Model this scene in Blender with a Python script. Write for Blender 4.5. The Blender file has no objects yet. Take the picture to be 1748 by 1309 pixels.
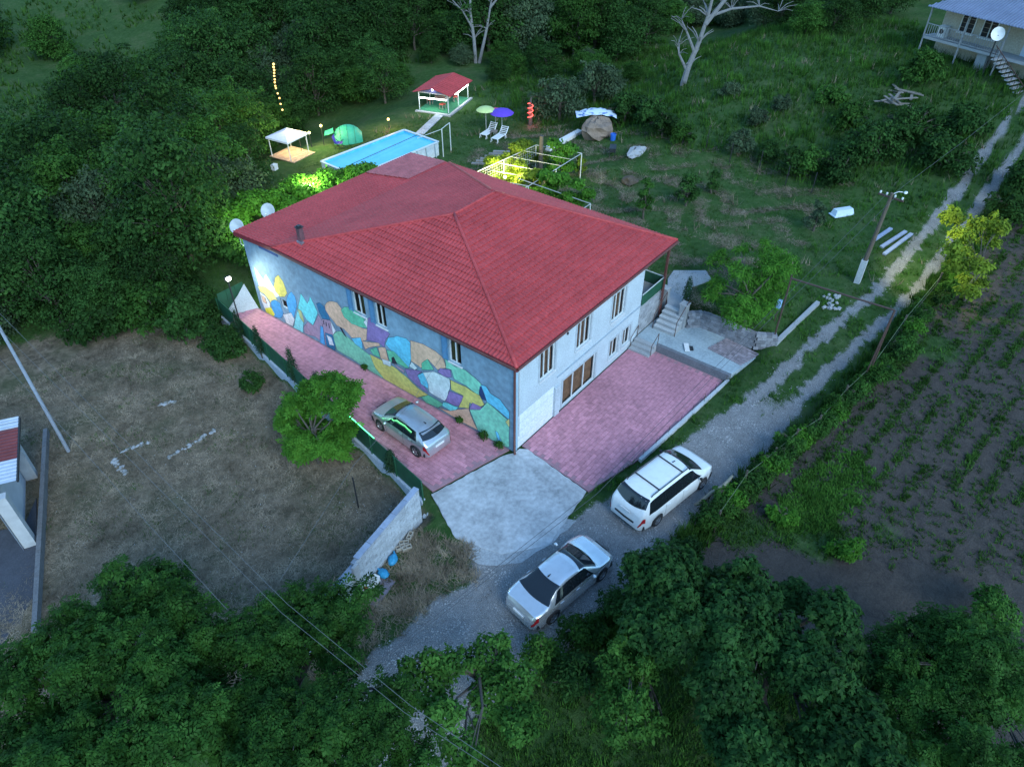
import bpy, math, random
import numpy as np
from mathutils import Vector, Matrix

# ------------------------------------------------------------------ camera, sky, sun, exposure
S = bpy.context.scene
R = math.radians
AX = R(38.3); PITCH = R(39.9); FPX = 1225.0
CAM = np.array([-18.668, -14.638, 24.0])
cam_d = bpy.data.cameras.new("camera"); cam = bpy.data.objects.new("camera", cam_d)
S.collection.objects.link(cam)
cam_d.sensor_width = 36.0; cam_d.lens = 36.0 * FPX / 1748.0
cam_d.clip_start = 0.1; cam_d.clip_end = 3000
cam.location = CAM
cam.rotation_euler = (R(90) - PITCH, 0, AX - R(90) + R(0.0))
S.camera = cam

SUN_EL, SUN_AZ = R(35.0), R(205.0)
world = bpy.data.worlds.new("World"); S.world = world; world.use_nodes = True
wn = world.node_tree.nodes; wl = world.node_tree.links
wn.clear()
sky = wn.new("ShaderNodeTexSky"); sky.sky_type = 'NISHITA'; sky.sun_disc = False
sky.sun_elevation = SUN_EL; sky.sun_rotation = SUN_AZ
sky.altitude = 300; sky.air_density = 1.3; sky.dust_density = 0.3; sky.ozone_density = 6.0
bgn = wn.new("ShaderNodeBackground"); bgn.inputs[1].default_value = 0.15
won = wn.new("ShaderNodeOutputWorld")
tint = wn.new("ShaderNodeMix"); tint.data_type = 'RGBA'; tint.blend_type = 'MULTIPLY'; tint.inputs[0].default_value = 1.0
tint.inputs[7].default_value = (0.85, 1.01, 1.0, 1)          # dusk: the whole sky is blue, evenly
wl.new(sky.outputs[0], tint.inputs[6]); wl.new(tint.outputs[2], bgn.inputs[0]); wl.new(bgn.outputs[0], won.inputs[0])

sun_d = bpy.data.lights.new("sun", 'SUN'); sun_d.energy = 1.0; sun_d.angle = R(30); sun_d.color = (0.82, 0.96, 1.0)
sun = bpy.data.objects.new("sun", sun_d); S.collection.objects.link(sun)
sun.rotation_euler = (R(90) - SUN_EL, 0, R(180) - SUN_AZ)

S.view_settings.view_transform = 'Standard'; S.view_settings.look = 'None'
S.view_settings.gamma = 1.0; S.view_settings.use_curve_mapping = False
S.view_settings.exposure = 1.2
S.render.engine = 'CYCLES'
S.cycles.max_bounces = 5; S.cycles.diffuse_bounces = 2; S.cycles.glossy_bounces = 2
S.cycles.transmission_bounces = 4; S.cycles.transparent_max_bounces = 8
S.cycles.sample_clamp_indirect = 4.0
S.cycles.use_denoising = True

# ------------------------------------------------------------------ terrain shape and placing
def ss(a, b, x):
    t = np.clip((np.asarray(x, float) - a) / (b - a), 0, 1); return t * t * (3 - 2 * t)

def fence_x(y):                       # the green fence line beside the long wall
    return -4.95 + 0.152 * np.asarray(y, float)

def terrain(x, y):
    x = np.asarray(x, float); y = np.asarray(y, float)
    lvl = 1.3 - 0.8 * ss(8, 22, y)
    xa = 11.4 + 3.0 * ss(1.2, -.1, y)              # the landing is cut into the slope
    yard = lvl * np.maximum(ss(0, 1, (x - xa) / (2.2 - 1.75 * ss(1.2, -.1, y))), ss(20.2, 22.5, y) * ss(-7, 0, x))
    road = 1.3 * ss(5, 22, x)
    t = ss(-6.6, -5.2, y)
    z = road * (1 - t) + yard * t
    xf = fence_x(y)
    lot = ss(xf + .02, xf - .12, x) * ss(.3, .9, y)
    z = z * (1 - lot) - 0.6 * lot
    z = z - 0.5 * ss(-6, -20, x) * ss(.9, .3, y)
    z = z + 5.0 * ss(24, 56, x) * ss(27, 8, y)
    z = z - 3.5 * ss(34, 46, y) * ss(44, 24, x)
    d = np.hypot(x - 10, y - 5)
    z = z + 0.07 * np.maximum(d - 70, 0) * ss(70, 120, d)
    z = z + .10 * np.sin(x * .31 + 1.3) * np.sin(y * .27) * ss(12, 22, np.hypot(x - 4, y - 5))
    return z

_right = np.array([math.sin(AX), -math.cos(AX), 0]); _fh = np.array([math.cos(AX), math.sin(AX), 0]); _up = np.array([0, 0, 1.])
_fwd = _fh * math.cos(PITCH) - _up * math.sin(PITCH); _cup = _fh * math.sin(PITCH) + _up * math.cos(PITCH)
def ray(px, py):
    d = _right * (px - 874) + _cup * (654.5 - py) + _fwd * FPX
    return d / np.linalg.norm(d)
def at(px, py, z=None):
    """ground point (or point at height z) that the photograph shows at px, py"""
    d = ray(px, py)
    if z is not None:
        return CAM + d * ((z - CAM[2]) / d[2])
    t = np.arange(10, 400, .25)
    P = CAM[None] + d[None] * t[:, None]
    g = P[:, 2] - terrain(P[:, 0], P[:, 1])
    i = int(np.argmax(g < 0)); i = max(i, 1)
    a, b = t[i - 1], t[i]
    for _ in range(20):
        m = (a + b) / 2; q = CAM + d * m
        if q[2] > terrain(q[0], q[1]): a = m
        else: b = m
    return CAM + d * b
def above(px, py, h):
    """point h metres above the terrain, seen at px, py"""
    z = 0.
    for _ in range(12):
        p = at(px, py, z); z = .5 * z + .5 * (float(terrain(p[0], p[1])) + h)
    return at(px, py, z)
def proj(P):
    v = np.asarray(P, float) - CAM; zz = v @ _fwd
    return 874 + FPX * (v @ _right) / zz, 654.5 - FPX * (v @ _cup) / zz

# ------------------------------------------------------------------ mesh helpers
COL = S.collection
def new_mesh(name, V, F):
    me = bpy.data.meshes.new(name); me.from_pydata([tuple(map(float, v)) for v in V], [], F); me.update(); return me
def np_mesh(name, V, nv):
    """V (n*nv,3) : n separate faces of nv corners"""
    V = np.asarray(V, np.float32).reshape(-1, 3); n = len(V) // nv
    me = bpy.data.meshes.new(name)
    me.vertices.add(len(V)); me.vertices.foreach_set('co', V.ravel())
    me.loops.add(len(V)); me.loops.foreach_set('vertex_index', np.arange(len(V), dtype=np.int32))
    me.polygons.add(n); me.polygons.foreach_set('loop_start', np.arange(0, len(V), nv, dtype=np.int32))
    me.update(calc_edges=True); return me
def link(name, data, parent=None, loc=None, rot=None):
    o = bpy.data.objects.new(name, data); COL.objects.link(o)
    if parent is not None: o.parent = parent
    if loc is not None: o.location = [float(c) for c in loc]
    if rot is not None: o.rotation_euler = rot
    return o
def tag(o, label=None, cat=None, group=None, kind=None):
    if label: o['label'] = label
    if cat: o['category'] = cat
    if group: o['group'] = group
    if kind: o['kind'] = kind
    return o
def thing(name, label, cat, loc=(0, 0, 0), rz=0, group=None):
    o = link(name, None, loc=loc, rot=(0, 0, rz)); o.empty_display_size = .3
    return tag(o, label, cat, group)
def copy_tree(o, parent=None):
    c = o.copy(); COL.objects.link(c); c.parent = parent
    for ch in o.children: copy_tree(ch, c)
    return c

class MB:
    def __init__(s, origin=(0, 0, 0)): s.v = []; s.f = []; s.o = np.array(origin, float)
    def add(s, vs, fs):
        n = len(s.v); s.v += [np.asarray(v, float) for v in vs]; s.f += [tuple(n + i for i in f) for f in fs]; return s
    def box(s, x0, y0, z0, x1, y1, z1):
        return s.add([(x0,y0,z0),(x1,y0,z0),(x1,y1,z0),(x0,y1,z0),(x0,y0,z1),(x1,y0,z1),(x1,y1,z1),(x0,y1,z1)],
                     [(3,2,1,0),(4,5,6,7),(0,1,5,4),(1,2,6,5),(2,3,7,6),(3,0,4,7)])
    def bar(s, p, q, w, h=None):
        h = h or w; p = np.asarray(p, float); q = np.asarray(q, float); d = q - p; d /= max(np.linalg.norm(d), 1e-9)
        u = np.cross(d, (0, 0, 1)); u = np.array([1., 0, 0]) if np.linalg.norm(u) < 1e-3 else u / np.linalg.norm(u)
        n = np.cross(u, d); a, b = u * w / 2, n * h / 2
        return s.add([p-a-b, p+a-b, p+a+b, p-a+b, q-a-b, q+a-b, q+a+b, q-a+b],
                     [(0,1,2,3)[::-1],(4,5,6,7),(0,1,5,4),(1,2,6,5),(2,3,7,6),(3,0,4,7)])
    def tube(s, pts, r, n=8, cap=True):
        pts = [np.asarray(p, float) for p in pts]; m = len(pts)
        rs = r if hasattr(r, '__len__') else [r] * m
        base = len(s.v); u = None
        for i, p in enumerate(pts):
            d = pts[min(i+1, m-1)] - pts[max(i-1, 0)]; d = d / max(np.linalg.norm(d), 1e-9)
            if u is None: u = np.cross(d, (0, 0, 1)) if abs(d[2]) < .9 else np.cross(d, (1, 0, 0))
            u = u - d * (u @ d); u /= max(np.linalg.norm(u), 1e-9); w = np.cross(d, u)
            for k in range(n):
                a = 2 * math.pi * k / n; s.v.append(p + rs[i] * (u * math.cos(a) + w * math.sin(a)))
        for i in range(m - 1):
            for k in range(n):
                a = base + i*n + k; b = base + i*n + (k+1) % n; s.f.append((a, b, b+n, a+n))
        if cap:
            s.f.append(tuple(base + k for k in range(n))[::-1]); s.f.append(tuple(base + (m-1)*n + k for k in range(n)))
        return s
    def prism(s, poly, z0, z1):
        n = len(poly)
        ar = sum(poly[i][0]*poly[(i+1)%n][1]-poly[(i+1)%n][0]*poly[i][1] for i in range(n))
        if ar < 0: poly = poly[::-1]
        vs = [(p[0], p[1], z0) for p in poly] + [(p[0], p[1], z1) for p in poly]
        return s.add(vs, [tuple(range(n))[::-1], tuple(range(n, 2*n))] + [(i, (i+1)%n, n+(i+1)%n, n+i) for i in range(n)])
    def lathe(s, prof, n=16, c=(0, 0, 0)):
        b = len(s.v); m = len(prof)
        for r, z in prof:
            for k in range(n):
                a = 2*math.pi*k/n; s.v.append(np.array([c[0]+r*math.cos(a), c[1]+r*math.sin(a), c[2]+z]))
        for i in range(m-1):
            for k in range(n):
                s.f.append((b+i*n+k, b+i*n+(k+1)%n, b+(i+1)*n+(k+1)%n, b+(i+1)*n+k))
        return s
    def blob(s, c, r, n=10, m=7, jit=0., rng=None):
        b = len(s.v); r = np.array(r) if hasattr(r, '__len__') else np.array([r, r, r])
        for i in range(m+1):
            th = math.pi * i / m
            for k in range(n):
                a = 2*math.pi*k/n; j = 1 + (rng.uniform(-jit, jit) if rng else 0)
                s.v.append(np.asarray(c) + r*j*np.array([math.sin(th)*math.cos(a), math.sin(th)*math.sin(a), math.cos(th)]))
        for i in range(m):
            for k in range(n):
                s.f.append((b+i*n+k, b+(i+1)*n+k, b+(i+1)*n+(k+1)%n, b+i*n+(k+1)%n))
        return s
    def mesh(s, name, mat, smooth=False):
        me = new_mesh(name, [v - s.o for v in s.v], s.f)
        if mat: me.materials.append(mat)
        if smooth: me.polygons.foreach_set('use_smooth', [True]*len(me.polygons))
        return me
    def build(s, name, mat, parent=None, smooth=False, loc=None, rot=None):
        return link(name, s.mesh(name, mat, smooth), parent, loc, rot)

# ------------------------------------------------------------------ materials
def mk(name):
    m = bpy.data.materials.new(name); m.use_nodes = True
    nt = m.node_tree; return m, nt, nt.nodes['Principled BSDF']
def N(nt, t, **kw):
    n = nt.nodes.new(t)
    for k, v in kw.items(): setattr(n, k, v)
    return n
def rgb(c): return (c[0], c[1], c[2], 1.0)
def noise(nt, scale, detail=4, rough=.6, coord='Object', dist=0.):
    tc = N(nt, 'ShaderNodeTexCoord'); no = N(nt, 'ShaderNodeTexNoise')
    no.inputs['Scale'].default_value = scale; no.inputs['Detail'].default_value = detail
    no.inputs['Roughness'].default_value = rough; no.inputs['Distortion'].default_value = dist
    if coord == 'World':
        g = N(nt, 'ShaderNodeNewGeometry'); nt.links.new(g.outputs['Position'], no.inputs['Vector'])
    else: nt.links.new(tc.outputs[coord], no.inputs['Vector'])
    return no
def ramp(nt, src, stops):
    r = N(nt, 'ShaderNodeValToRGB'); e = r.color_ramp.elements
    while len(e) < len(stops): e.new(.5)
    for i, (p, c) in enumerate(stops): e[i].position = p; e[i].color = rgb(c) if len(c) == 3 else c
    nt.links.new(src, r.inputs[0]); return r
def mixc(nt, fac, a, b, mode='MIX'):
    m = N(nt, 'ShaderNodeMix', data_type='RGBA', blend_type=mode)
    for sock, val in ((m.inputs[0], fac), (m.inputs[6], a), (m.inputs[7], b)):
        if isinstance(val, bpy.types.NodeSocket): nt.links.new(val, sock)
        elif isinstance(val, (int, float)): sock.default_value = val
        else: sock.default_value = rgb(val)
    return m.outputs[2]
def bump(nt, bs, h, strength=.3, dist=.02):
    b = N(nt, 'ShaderNodeBump'); b.inputs['Strength'].default_value = strength; b.inputs['Distance'].default_value = dist
    nt.links.new(h, b.inputs['Height']); nt.links.new(b.outputs[0], bs.inputs['Normal'])
MATS = {}
def mat(name, c, rough=.7, var=.25, scale=3., metal=0., bmp=0., coord='Object', c2=None, rnd=0., fine=None, spec=None):
    """mottled surface: colour c wandering towards c2 (or darker/lighter c)"""
    if name in MATS: return MATS[name]
    m, nt, bs = mk(name)
    lo = [x * (1 - var) for x in c]; hi = c2 or [min(1, x * (1 + var * .6)) for x in c]
    no = noise(nt, scale, 6, .65, coord)
    col = ramp(nt, no.outputs[0], [(.3, lo), (.7, hi)]).outputs[0]
    if fine:
        n2 = noise(nt, fine, 3, .6, coord)
        col = mixc(nt, .35, col, ramp(nt, n2.outputs[0], [(.35, [x*.55 for x in c]), (.65, [min(1, x*1.35) for x in c])]).outputs[0])
    if rnd:
        oi = N(nt, 'ShaderNodeObjectInfo'); hs = N(nt, 'ShaderNodeHueSaturation')
        mr = N(nt, 'ShaderNodeMapRange'); mr.inputs[3].default_value = 1 - rnd; mr.inputs[4].default_value = 1 + rnd
        nt.links.new(oi.outputs['Random'], mr.inputs[0]); nt.links.new(mr.outputs[0], hs.inputs['Value'])
        nt.links.new(col, hs.inputs['Color']); col = hs.outputs[0]
    nt.links.new(col, bs.inputs['Base Color'])
    bs.inputs['Roughness'].default_value = rough; bs.inputs['Metallic'].default_value = metal
    if spec is not None: bs.inputs['Specular IOR Level'].default_value = spec
    if bmp:
        n3 = noise(nt, fine or scale * 6, 4, .6, coord); bump(nt, bs, n3.outputs[0], bmp, .03)
    MATS[name] = m; return m
def emit(name, c, strength):
    if name in MATS: return MATS[name]
    m, nt, bs = mk(name)
    bs.inputs['Base Color'].default_value = rgb(c); bs.inputs['Emission Color'].default_value = rgb(c)
    bs.inputs['Emission Strength'].default_value = strength; MATS[name] = m; return m
def leaf_mat(name, c, c2, trans=.25, rough=.55, rnd=.2):
    if name in MATS: return MATS[name]
    m, nt, bs = mk(name)
    g = N(nt, 'ShaderNodeNewGeometry')
    col = ramp(nt, g.outputs['Random Per Island'], [(0., c), (1., c2)]).outputs[0]
    no = noise(nt, .9, 3, .6)
    col = mixc(nt, .5, col, ramp(nt, no.outputs[0], [(.32, [x*.35 for x in c]), (.7, [min(1, x*1.4) for x in c2])]).outputs[0])
    oi = N(nt, 'ShaderNodeObjectInfo'); hs = N(nt, 'ShaderNodeHueSaturation')
    mr = N(nt, 'ShaderNodeMapRange'); mr.inputs[3].default_value = 1 - rnd; mr.inputs[4].default_value = 1 + rnd
    nt.links.new(oi.outputs['Random'], mr.inputs[0]); nt.links.new(mr.outputs[0], hs.inputs['Value'])
    nt.links.new(col, hs.inputs['Color']); col = hs.outputs[0]
    nt.links.new(col, bs.inputs['Base Color']); bs.inputs['Roughness'].default_value = rough
    bs.inputs['Specular IOR Level'].default_value = .06
    tr = N(nt, 'ShaderNodeBsdfTranslucent'); nt.links.new(col, tr.inputs[0])
    mx = N(nt, 'ShaderNodeMixShader'); mx.inputs[0].default_value = trans
    out = nt.nodes['Material Output']
    nt.links.new(bs.outputs[0], mx.inputs[1]); nt.links.new(tr.outputs[0], mx.inputs[2]); nt.links.new(mx.outputs[0], out.inputs[0])
    MATS[name] = m; return m
def glass_mat():
    if 'glass' in MATS: return MATS['glass']
    m, nt, bs = mk('glass')
    bs.inputs['Base Color'].default_value = (.01, .015, .02, 1); bs.inputs['Roughness'].default_value = .06
    tp = N(nt, 'ShaderNodeBsdfTransparent'); tp.inputs[0].default_value = (.75, .8, .8, 1)
    mx = N(nt, 'ShaderNodeMixShader'); mx.inputs[0].default_value = .25
    nt.links.new(tp.outputs[0], mx.inputs[1]); nt.links.new(bs.outputs[0], mx.inputs[2])
    nt.links.new(mx.outputs[0], nt.nodes['Material Output'].inputs[0]); MATS['glass'] = m; return m

CONC = mat('concrete', (.36, .37, .38), .85, .25, 1.2, fine=25, bmp=.15)
CONC_L = mat('pale_concrete', (.5, .52, .53), .85, .22, .7, fine=18, bmp=.15)
RUST = mat('rusty_steel', (.09, .05, .04), .7, .4, 8)
BROWNPIPE = mat('brown_pipe', (.14, .05, .04), .5, .3, 6)
WHITE = mat('white_paint', (.75, .75, .74), .5, .1, 5)
WPIPE = mat('white_pipe', (.6, .63, .62), .5, .15, 5)
DARK = mat('dark_metal', (.025, .027, .03), .5, .3, 6)
BARK = mat('bark', (.09, .075, .06), .9, .4, 5, fine=30, bmp=.4)
BARK_D = mat('dead_bark', (.2, .2, .205), .9, .35, 4, fine=25, bmp=.4)
GREENM = mat('green_mesh', (.015, .09, .045), .6, .3, 2)
WOOD = mat('old_wood', (.22, .19, .16), .85, .35, 5, fine=40, bmp=.2)
# ------------------------------------------------------------------ ground: one sheet, cut into named zones
rng = np.random.default_rng(7); rnd = random.Random(5)
ROAD = np.array([(-30,-7.5),(-18,-5.6),(-13,-4.6),(-9.5,-4.6),(-5,-5.9),(2,-7.1),(8,-7.9),(15,-8.9),(22,-10.1),(30,-10.5),(40,-11.1),(54,-11.9),(75,-13.5),(120,-17)])
def road_y(x): return np.interp(x, ROAD[:,0], ROAD[:,1])
FIELD = np.array([(-8,-8.2),(2.3,-9.1),(6.6,-9.7),(9.7,-10.5),(14.8,-11.2),(18.9,-11.5),(25,-12.0),(60,-15.5),(120,-21)])
def field_y(x): return np.interp(x, FIELD[:,0], FIELD[:,1])
def vnoise(x, y, s, seed=0):
    a = np.sin(x*s*1.7+seed)*np.sin(y*s*1.3+seed*1.7) + .6*np.sin(x*s*3.1+y*s*2.3+seed*2.1) + .4*np.sin(y*s*5.3-x*s*4.1+seed*.7)
    return a / 2.0
def zones(x, y):
    n = vnoise(x, y, .9, 1.) * .35 + vnoise(x, y, 3.1, 4.) * .15
    dy = y - road_y(x)
    half = np.interp(x, [-30,-10,-5,2,8,12], [2.0, 2.3, 2.3, 1.75, 1.5, 1.15])
    near = ss(half+.25, half-.25, np.abs(dy)+n)
    tracks = ss(.55, .05, np.abs(np.abs(dy)-.85)+n*.5+.22*vnoise(x,y,5.,2.))
    t = ss(8, 13, x)
    road = near*(1-t) + tracks*t*np.interp(x,[8,30,60],[1.1,1.1,1.0])
    road = np.maximum(road, ss(1.1,.6,np.hypot((x+4.5)/2.6,(y+3.6)/1.8)+n*.3))
    dry = ss(.0, -.4, x - fence_x(y)) * ss(-.2,.6,y) * ss(29, 25, y + n*3 + .6*(x+8)) 
    soil = ss(0., -.7, y - field_y(x) + n) * ss(-4.5,-1.5,x + .5*n)
    lowg = np.clip(vnoise(x, y, .28, 9.)*1.1 + .1 + ss(.75,.35,np.hypot((x-6)/5.0,(y+12.3)/1.0))*.9, 0, 1)
    soil = soil * (1 - .75*ss(.35,.8,lowg)*ss(-24,-11,y))
    road = np.clip(road,0,1); dry = np.clip(dry - road,0,1); soil = np.clip(soil - road,0,1)
    return road, dry, soil
def axis(lo, hi, step, far):
    a = list(np.arange(lo, hi + 1e-6, step)); s = step; v = hi
    while v < far: s *= 1.18; v += s; a.append(v)
    s = step; v = lo
    while v > -far: s *= 1.18; v -= s; a.insert(0, v)
    return np.array(a)
gx = axis(-24, 34, .35, 700); gy = axis(-24, 36, .35, 700)
X, Y = np.meshgrid(gx, gy, indexing='ij')
inside = ((X > fence_x(Y)+.15) & (X < 10.9) & (Y > -5.2) & (Y < 20.3) & (Y > -4.0-(X-.1)*.25)) | ((X>.1)&(X<13.4)&(Y>-5.3)&(Y<19.2))
Zg = terrain(X, Y)
Zg = Zg + .05*vnoise(X, Y, 1.3, 3.)*ss(8, 30, np.hypot(X-4, Y-6))
Zg = np.where(inside, np.minimum(Zg, 0) - .10, Zg)
wr_, wd_, ws_ = zones(X, Y)
def leafy_ground():
    m, nt, bs = mk('ground')
    at_ = N(nt, 'ShaderNodeVertexColor'); at_.layer_name = 'zone'
    sep = N(nt, 'ShaderNodeSeparateColor'); nt.links.new(at_.outputs[0], sep.inputs[0])
    big = noise(nt, .35, 5, .6, 'World'); mid = noise(nt, 2.2, 6, .7, 'World', .6); fin = noise(nt, 14, 4, .7, 'World'); gr = noise(nt, 45, 2, .5, 'World')
    lawn = ramp(nt, big.outputs[0], [(.3,(.016,.05,.010)),(.5,(.036,.09,.02)),(.7,(.085,.105,.045))]).outputs[0]
    lawn = mixc(nt, .45, lawn, ramp(nt, mid.outputs[0], [(.35,(.022,.06,.015)),(.6,(.075,.12,.045)),(.74,(.2,.185,.12))]).outputs[0])
    dry = ramp(nt, mid.outputs[0], [(.3,(.07,.058,.04)),(.5,(.165,.13,.092)),(.7,(.29,.23,.165))]).outputs[0]
    dry = mixc(nt, ramp(nt, big.outputs[0], [(.42,(0,0,0)),(.66,(.6,.6,.6))]).outputs[0], dry, (.06,.08,.035))
    soil = ramp(nt, mid.outputs[0], [(.3,(.045,.036,.03)),(.7,(.10,.08,.064))]).outputs[0]
    soil = mixc(nt, .3, soil, ramp(nt, fin.outputs[0], [(.35,(.03,.03,.03)),(.7,(.13,.12,.12))]).outputs[0])
    grav = ramp(nt, gr.outputs[0], [(.35,(.08,.08,.08)),(.55,(.26,.26,.26)),(.68,(.6,.6,.6))]).outputs[0]
    grav = mixc(nt, .4, grav, ramp(nt, mid.outputs[0], [(.3,(.13,.125,.12)),(.7,(.32,.315,.31))]).outputs[0])
    def fac(sock):
        a = N(nt, 'ShaderNodeMath', operation='ADD'); nt.links.new(sock, a.inputs[0])
        b = N(nt, 'ShaderNodeMath', operation='MULTIPLY_ADD'); nt.links.new(fin.outputs[0], b.inputs[0]); b.inputs[1].default_value = 1.0; b.inputs[2].default_value = -.5
        nt.links.new(b.outputs[0], a.inputs[1])
        r = N(nt, 'ShaderNodeMapRange', interpolation_type='SMOOTHSTEP'); r.inputs[1].default_value = .3; r.inputs[2].default_value = .7
        nt.links.new(a.outputs[0], r.inputs[0]); return r.outputs[0]
    c = mixc(nt, fac(sep.outputs[1]), lawn, dry); c = mixc(nt, fac(sep.outputs[2]), c, soil); c = mixc(nt, fac(sep.outputs[0]), c, grav)
    nt.links.new(c, bs.inputs['Base Color']); bs.inputs['Roughness'].default_value = .95; bs.inputs['Specular IOR Level'].default_value = .1
    ad = N(nt, 'ShaderNodeMath', operation='ADD'); nt.links.new(fin.outputs[0], ad.inputs[0]); nt.links.new(mid.outputs[0], ad.inputs[1])
    bump(nt, bs, ad.outputs[0], .7, .08); return m
GM = leafy_ground()
nx, ny = len(gx), len(gy)
Vg = np.stack([X, Y, Zg], -1).reshape(-1, 3)
idx = np.arange(nx*ny).reshape(nx, ny)
Q = np.stack([idx[:-1,:-1], idx[1:,:-1], idx[1:,1:], idx[:-1,1:]], -1).reshape(-1, 4)
cen = Vg[Q].mean(1); cr, cd, cs = zones(cen[:,0], cen[:,1])
zid = np.zeros(len(Q), int); zid[cd > .5] = 1; zid[cs > .45] = 2; zid[cr > .5] = 3
colr = np.stack([wr_.ravel(), wd_.ravel(), ws_.ravel(), np.ones(nx*ny)], -1).astype(np.float32)
for k, (nm, lb) in enumerate((('lawn_ground','rough green grass ground around the red-roofed house'),('dry_field','dry mown brown field left of the green fence'),('garden_soil','dark dug garden soil right of the gravel road'),('gravel_road','grey gravel track running past the parked cars'))):
    q = Q[zid == k]; used, inv = np.unique(q, return_inverse=True)
    me = bpy.data.meshes.new(nm); me.vertices.add(len(used)); me.vertices.foreach_set('co', Vg[used].astype(np.float32).ravel())
    me.loops.add(q.size); me.loops.foreach_set('vertex_index', inv.ravel().astype(np.int32))
    me.polygons.add(len(q)); me.polygons.foreach_set('loop_start', np.arange(0, q.size, 4, dtype=np.int32))
    me.update(calc_edges=True); me.polygons.foreach_set('use_smooth', np.ones(len(q), bool))
    ca = me.color_attributes.new('zone', 'FLOAT_COLOR', 'POINT'); ca.data.foreach_set('color', colr[used].ravel())
    me.materials.append(GM); tag(link(nm, me), lb, kind='structure')

# ------------------------------------------------------------------ grass, hay and gravel that nobody could count
def blocked(x, y):
    b = (x > fence_x(y)-.1) & (x < 14.6) & (y > -5.3) & (y < 20.6) & (y > -4.2-(x)*.16)
    b |= (x > -6.0) & (x < .4) & (y > -4.3) & (y < 1.4) & (y > 1.2-(x+4.3)*-.0-1.0*0-6) & (x + .3*y > -5.9)
    b |= (x > 14.2) & (x < 23.5) & (y > 24.5) & (y < 32) | ((x > 29.5)&(x < 35.5)&(y > 31)&(y < 37))
    return b
def scatter(n, x0, x1, y0, y1, w):
    x = rng.uniform(x0, x1, n); y = rng.uniform(y0, y1, n)
    k = (rng.random(n) < w(x, y)) & ~blocked(x, y); return x[k], y[k]
def blades(name, x, y, per, h, wd, lean, material, label, cat=None, h_var=.5):
    n = len(x)*per
    bx = np.repeat(x, per) + rng.normal(0, .05, n); by = np.repeat(y, per) + rng.normal(0, .05, n)
    bz = terrain(bx, by)
    a = rng.uniform(0, 2*np.pi, n); hh = h*(1-h_var+2*h_var*rng.random(n)); l = lean*(.4+rng.random(n))*hh
    tip = np.stack([bx+np.cos(a)*l, by+np.sin(a)*l, bz+hh], -1)
    pa = a + np.pi/2 + rng.normal(0,.4,n); ww = wd*(.6+.8*rng.random(n))
    p0 = np.stack([bx-np.cos(pa)*ww, by-np.sin(pa)*ww, bz-.02], -1); p1 = np.stack([bx+np.cos(pa)*ww, by+np.sin(pa)*ww, bz-.02], -1)
    me = np_mesh(name, np.stack([p0, p1, tip], 1), 3); me.materials.append(material)
    return tag(link(name, me), label, cat, kind='stuff')
GRASS = leaf_mat('grass_blades', (.02,.068,.010), (.062,.14,.026), .2, .7, 0)
GRASS_B = leaf_mat('bright_grass_blades', (.035,.12,.016), (.08,.2,.03), .2, .7, 0)
STRAW = leaf_mat('straw_blades', (.09,.075,.05), (.40,.325,.235), .15, .8, 0)
def w_lawn(x, y):
    r, d, s = zones(x, y); return np.clip(1-r*1.1-d-s, 0, 1)*(.35+.65*(vnoise(x,y,.5,2.)>-.2))
x, y = scatter(60000, -14, 34, -14, 33, w_lawn)
blades('grass', x, y, 4, .13, .012, .6, GRASS, 'short green grass on the yard and road verges', 'grass')
x, y = scatter(26000, 30, 62, -14, 34, lambda x, y: w_lawn(x, y)*ss(30,38,x))
blades('tall_grass', x, y, 3, .42, .03, .45, GRASS, 'tall green meadow grass below the pale house', 'grass')
x, y = scatter(15000, -11, 34, -14, -4, lambda x, y: w_lawn(x,y)*(vnoise(x,y,1.1,5.)>.15))
blades('verge_weeds', x, y, 5, .2, .018, .7, GRASS_B, 'bright green weeds growing between the gravel ruts', 'weeds')
x, y = scatter(70000, -24, -1, 0, 24, lambda x, y: zones(x,y)[1]*(.3+.7*(vnoise(x,y,.7,6.)>-.3)))
blades('hay', x, y, 4, .05, .015, 4.5, STRAW, 'loose dry hay lying on the mown brown field', 'hay', .6)
x, y = scatter(12000, -24, -2, 0, 24, lambda x, y: zones(x,y)[1]*(vnoise(x,y,.6,3.)>.25))
blades('field_weeds', x, y, 4, .11, .012, .7, GRASS, 'thin green regrowth in the brown field', 'weeds')
swx, swy = scatter(60000, 13, 34, -4, 24, lambda x, y: w_lawn(x,y)*(np.sin(x*2.3+2.2*np.sin(y*.9)+1.5*np.sin(x*.7+y*1.3))>.15))
blades('cut_hay', swx, swy, 4, .06, .014, 4.5, STRAW, 'swirls of cut pale hay lying on the green lawn', 'hay', .6)
x, y = scatter(70000, -4, 45, -26, -9.5, lambda x, y: zones(x,y)[2]*ss(2.5,6.5,x+.35*(y+12)+vnoise(x,y,1.,2.))*(.12+.7*(np.sin((y+.12*x)*5.2)>.55)*(vnoise(x,y,.4,8.)>-.3)))
blades('crop_seedlings', x, y, 9, .12, .022, .9, GRASS, 'rows of low dark seedlings in the garden soil', 'crops')
x, y = scatter(9000, 0, 14, -16, -10.5, lambda x, y: (np.hypot((x-6.5+.8*(y+12.4))/3.0,(y+12.4)/1.3)<1+.3*vnoise(x,y,2.,1.))*1.)
blades('potato_leaves', x, y, 6, .10, .035, 1.2, GRASS_B, 'bright green low crop patch in the garden', 'crops')
x, y = scatter(60000, -6, 40, -16, -7, lambda x, y: ss(.7,.15,np.abs(y-field_y(x)+.0+.25*vnoise(x,y,1.5,3.)))*(.45+.55*(vnoise(x,y,.8,2.)>-.1)))
blades('fence_weeds', x, y, 5, .42, .03, .6, GRASS, 'tall weeds overgrowing the garden fence line', 'weeds')
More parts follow.
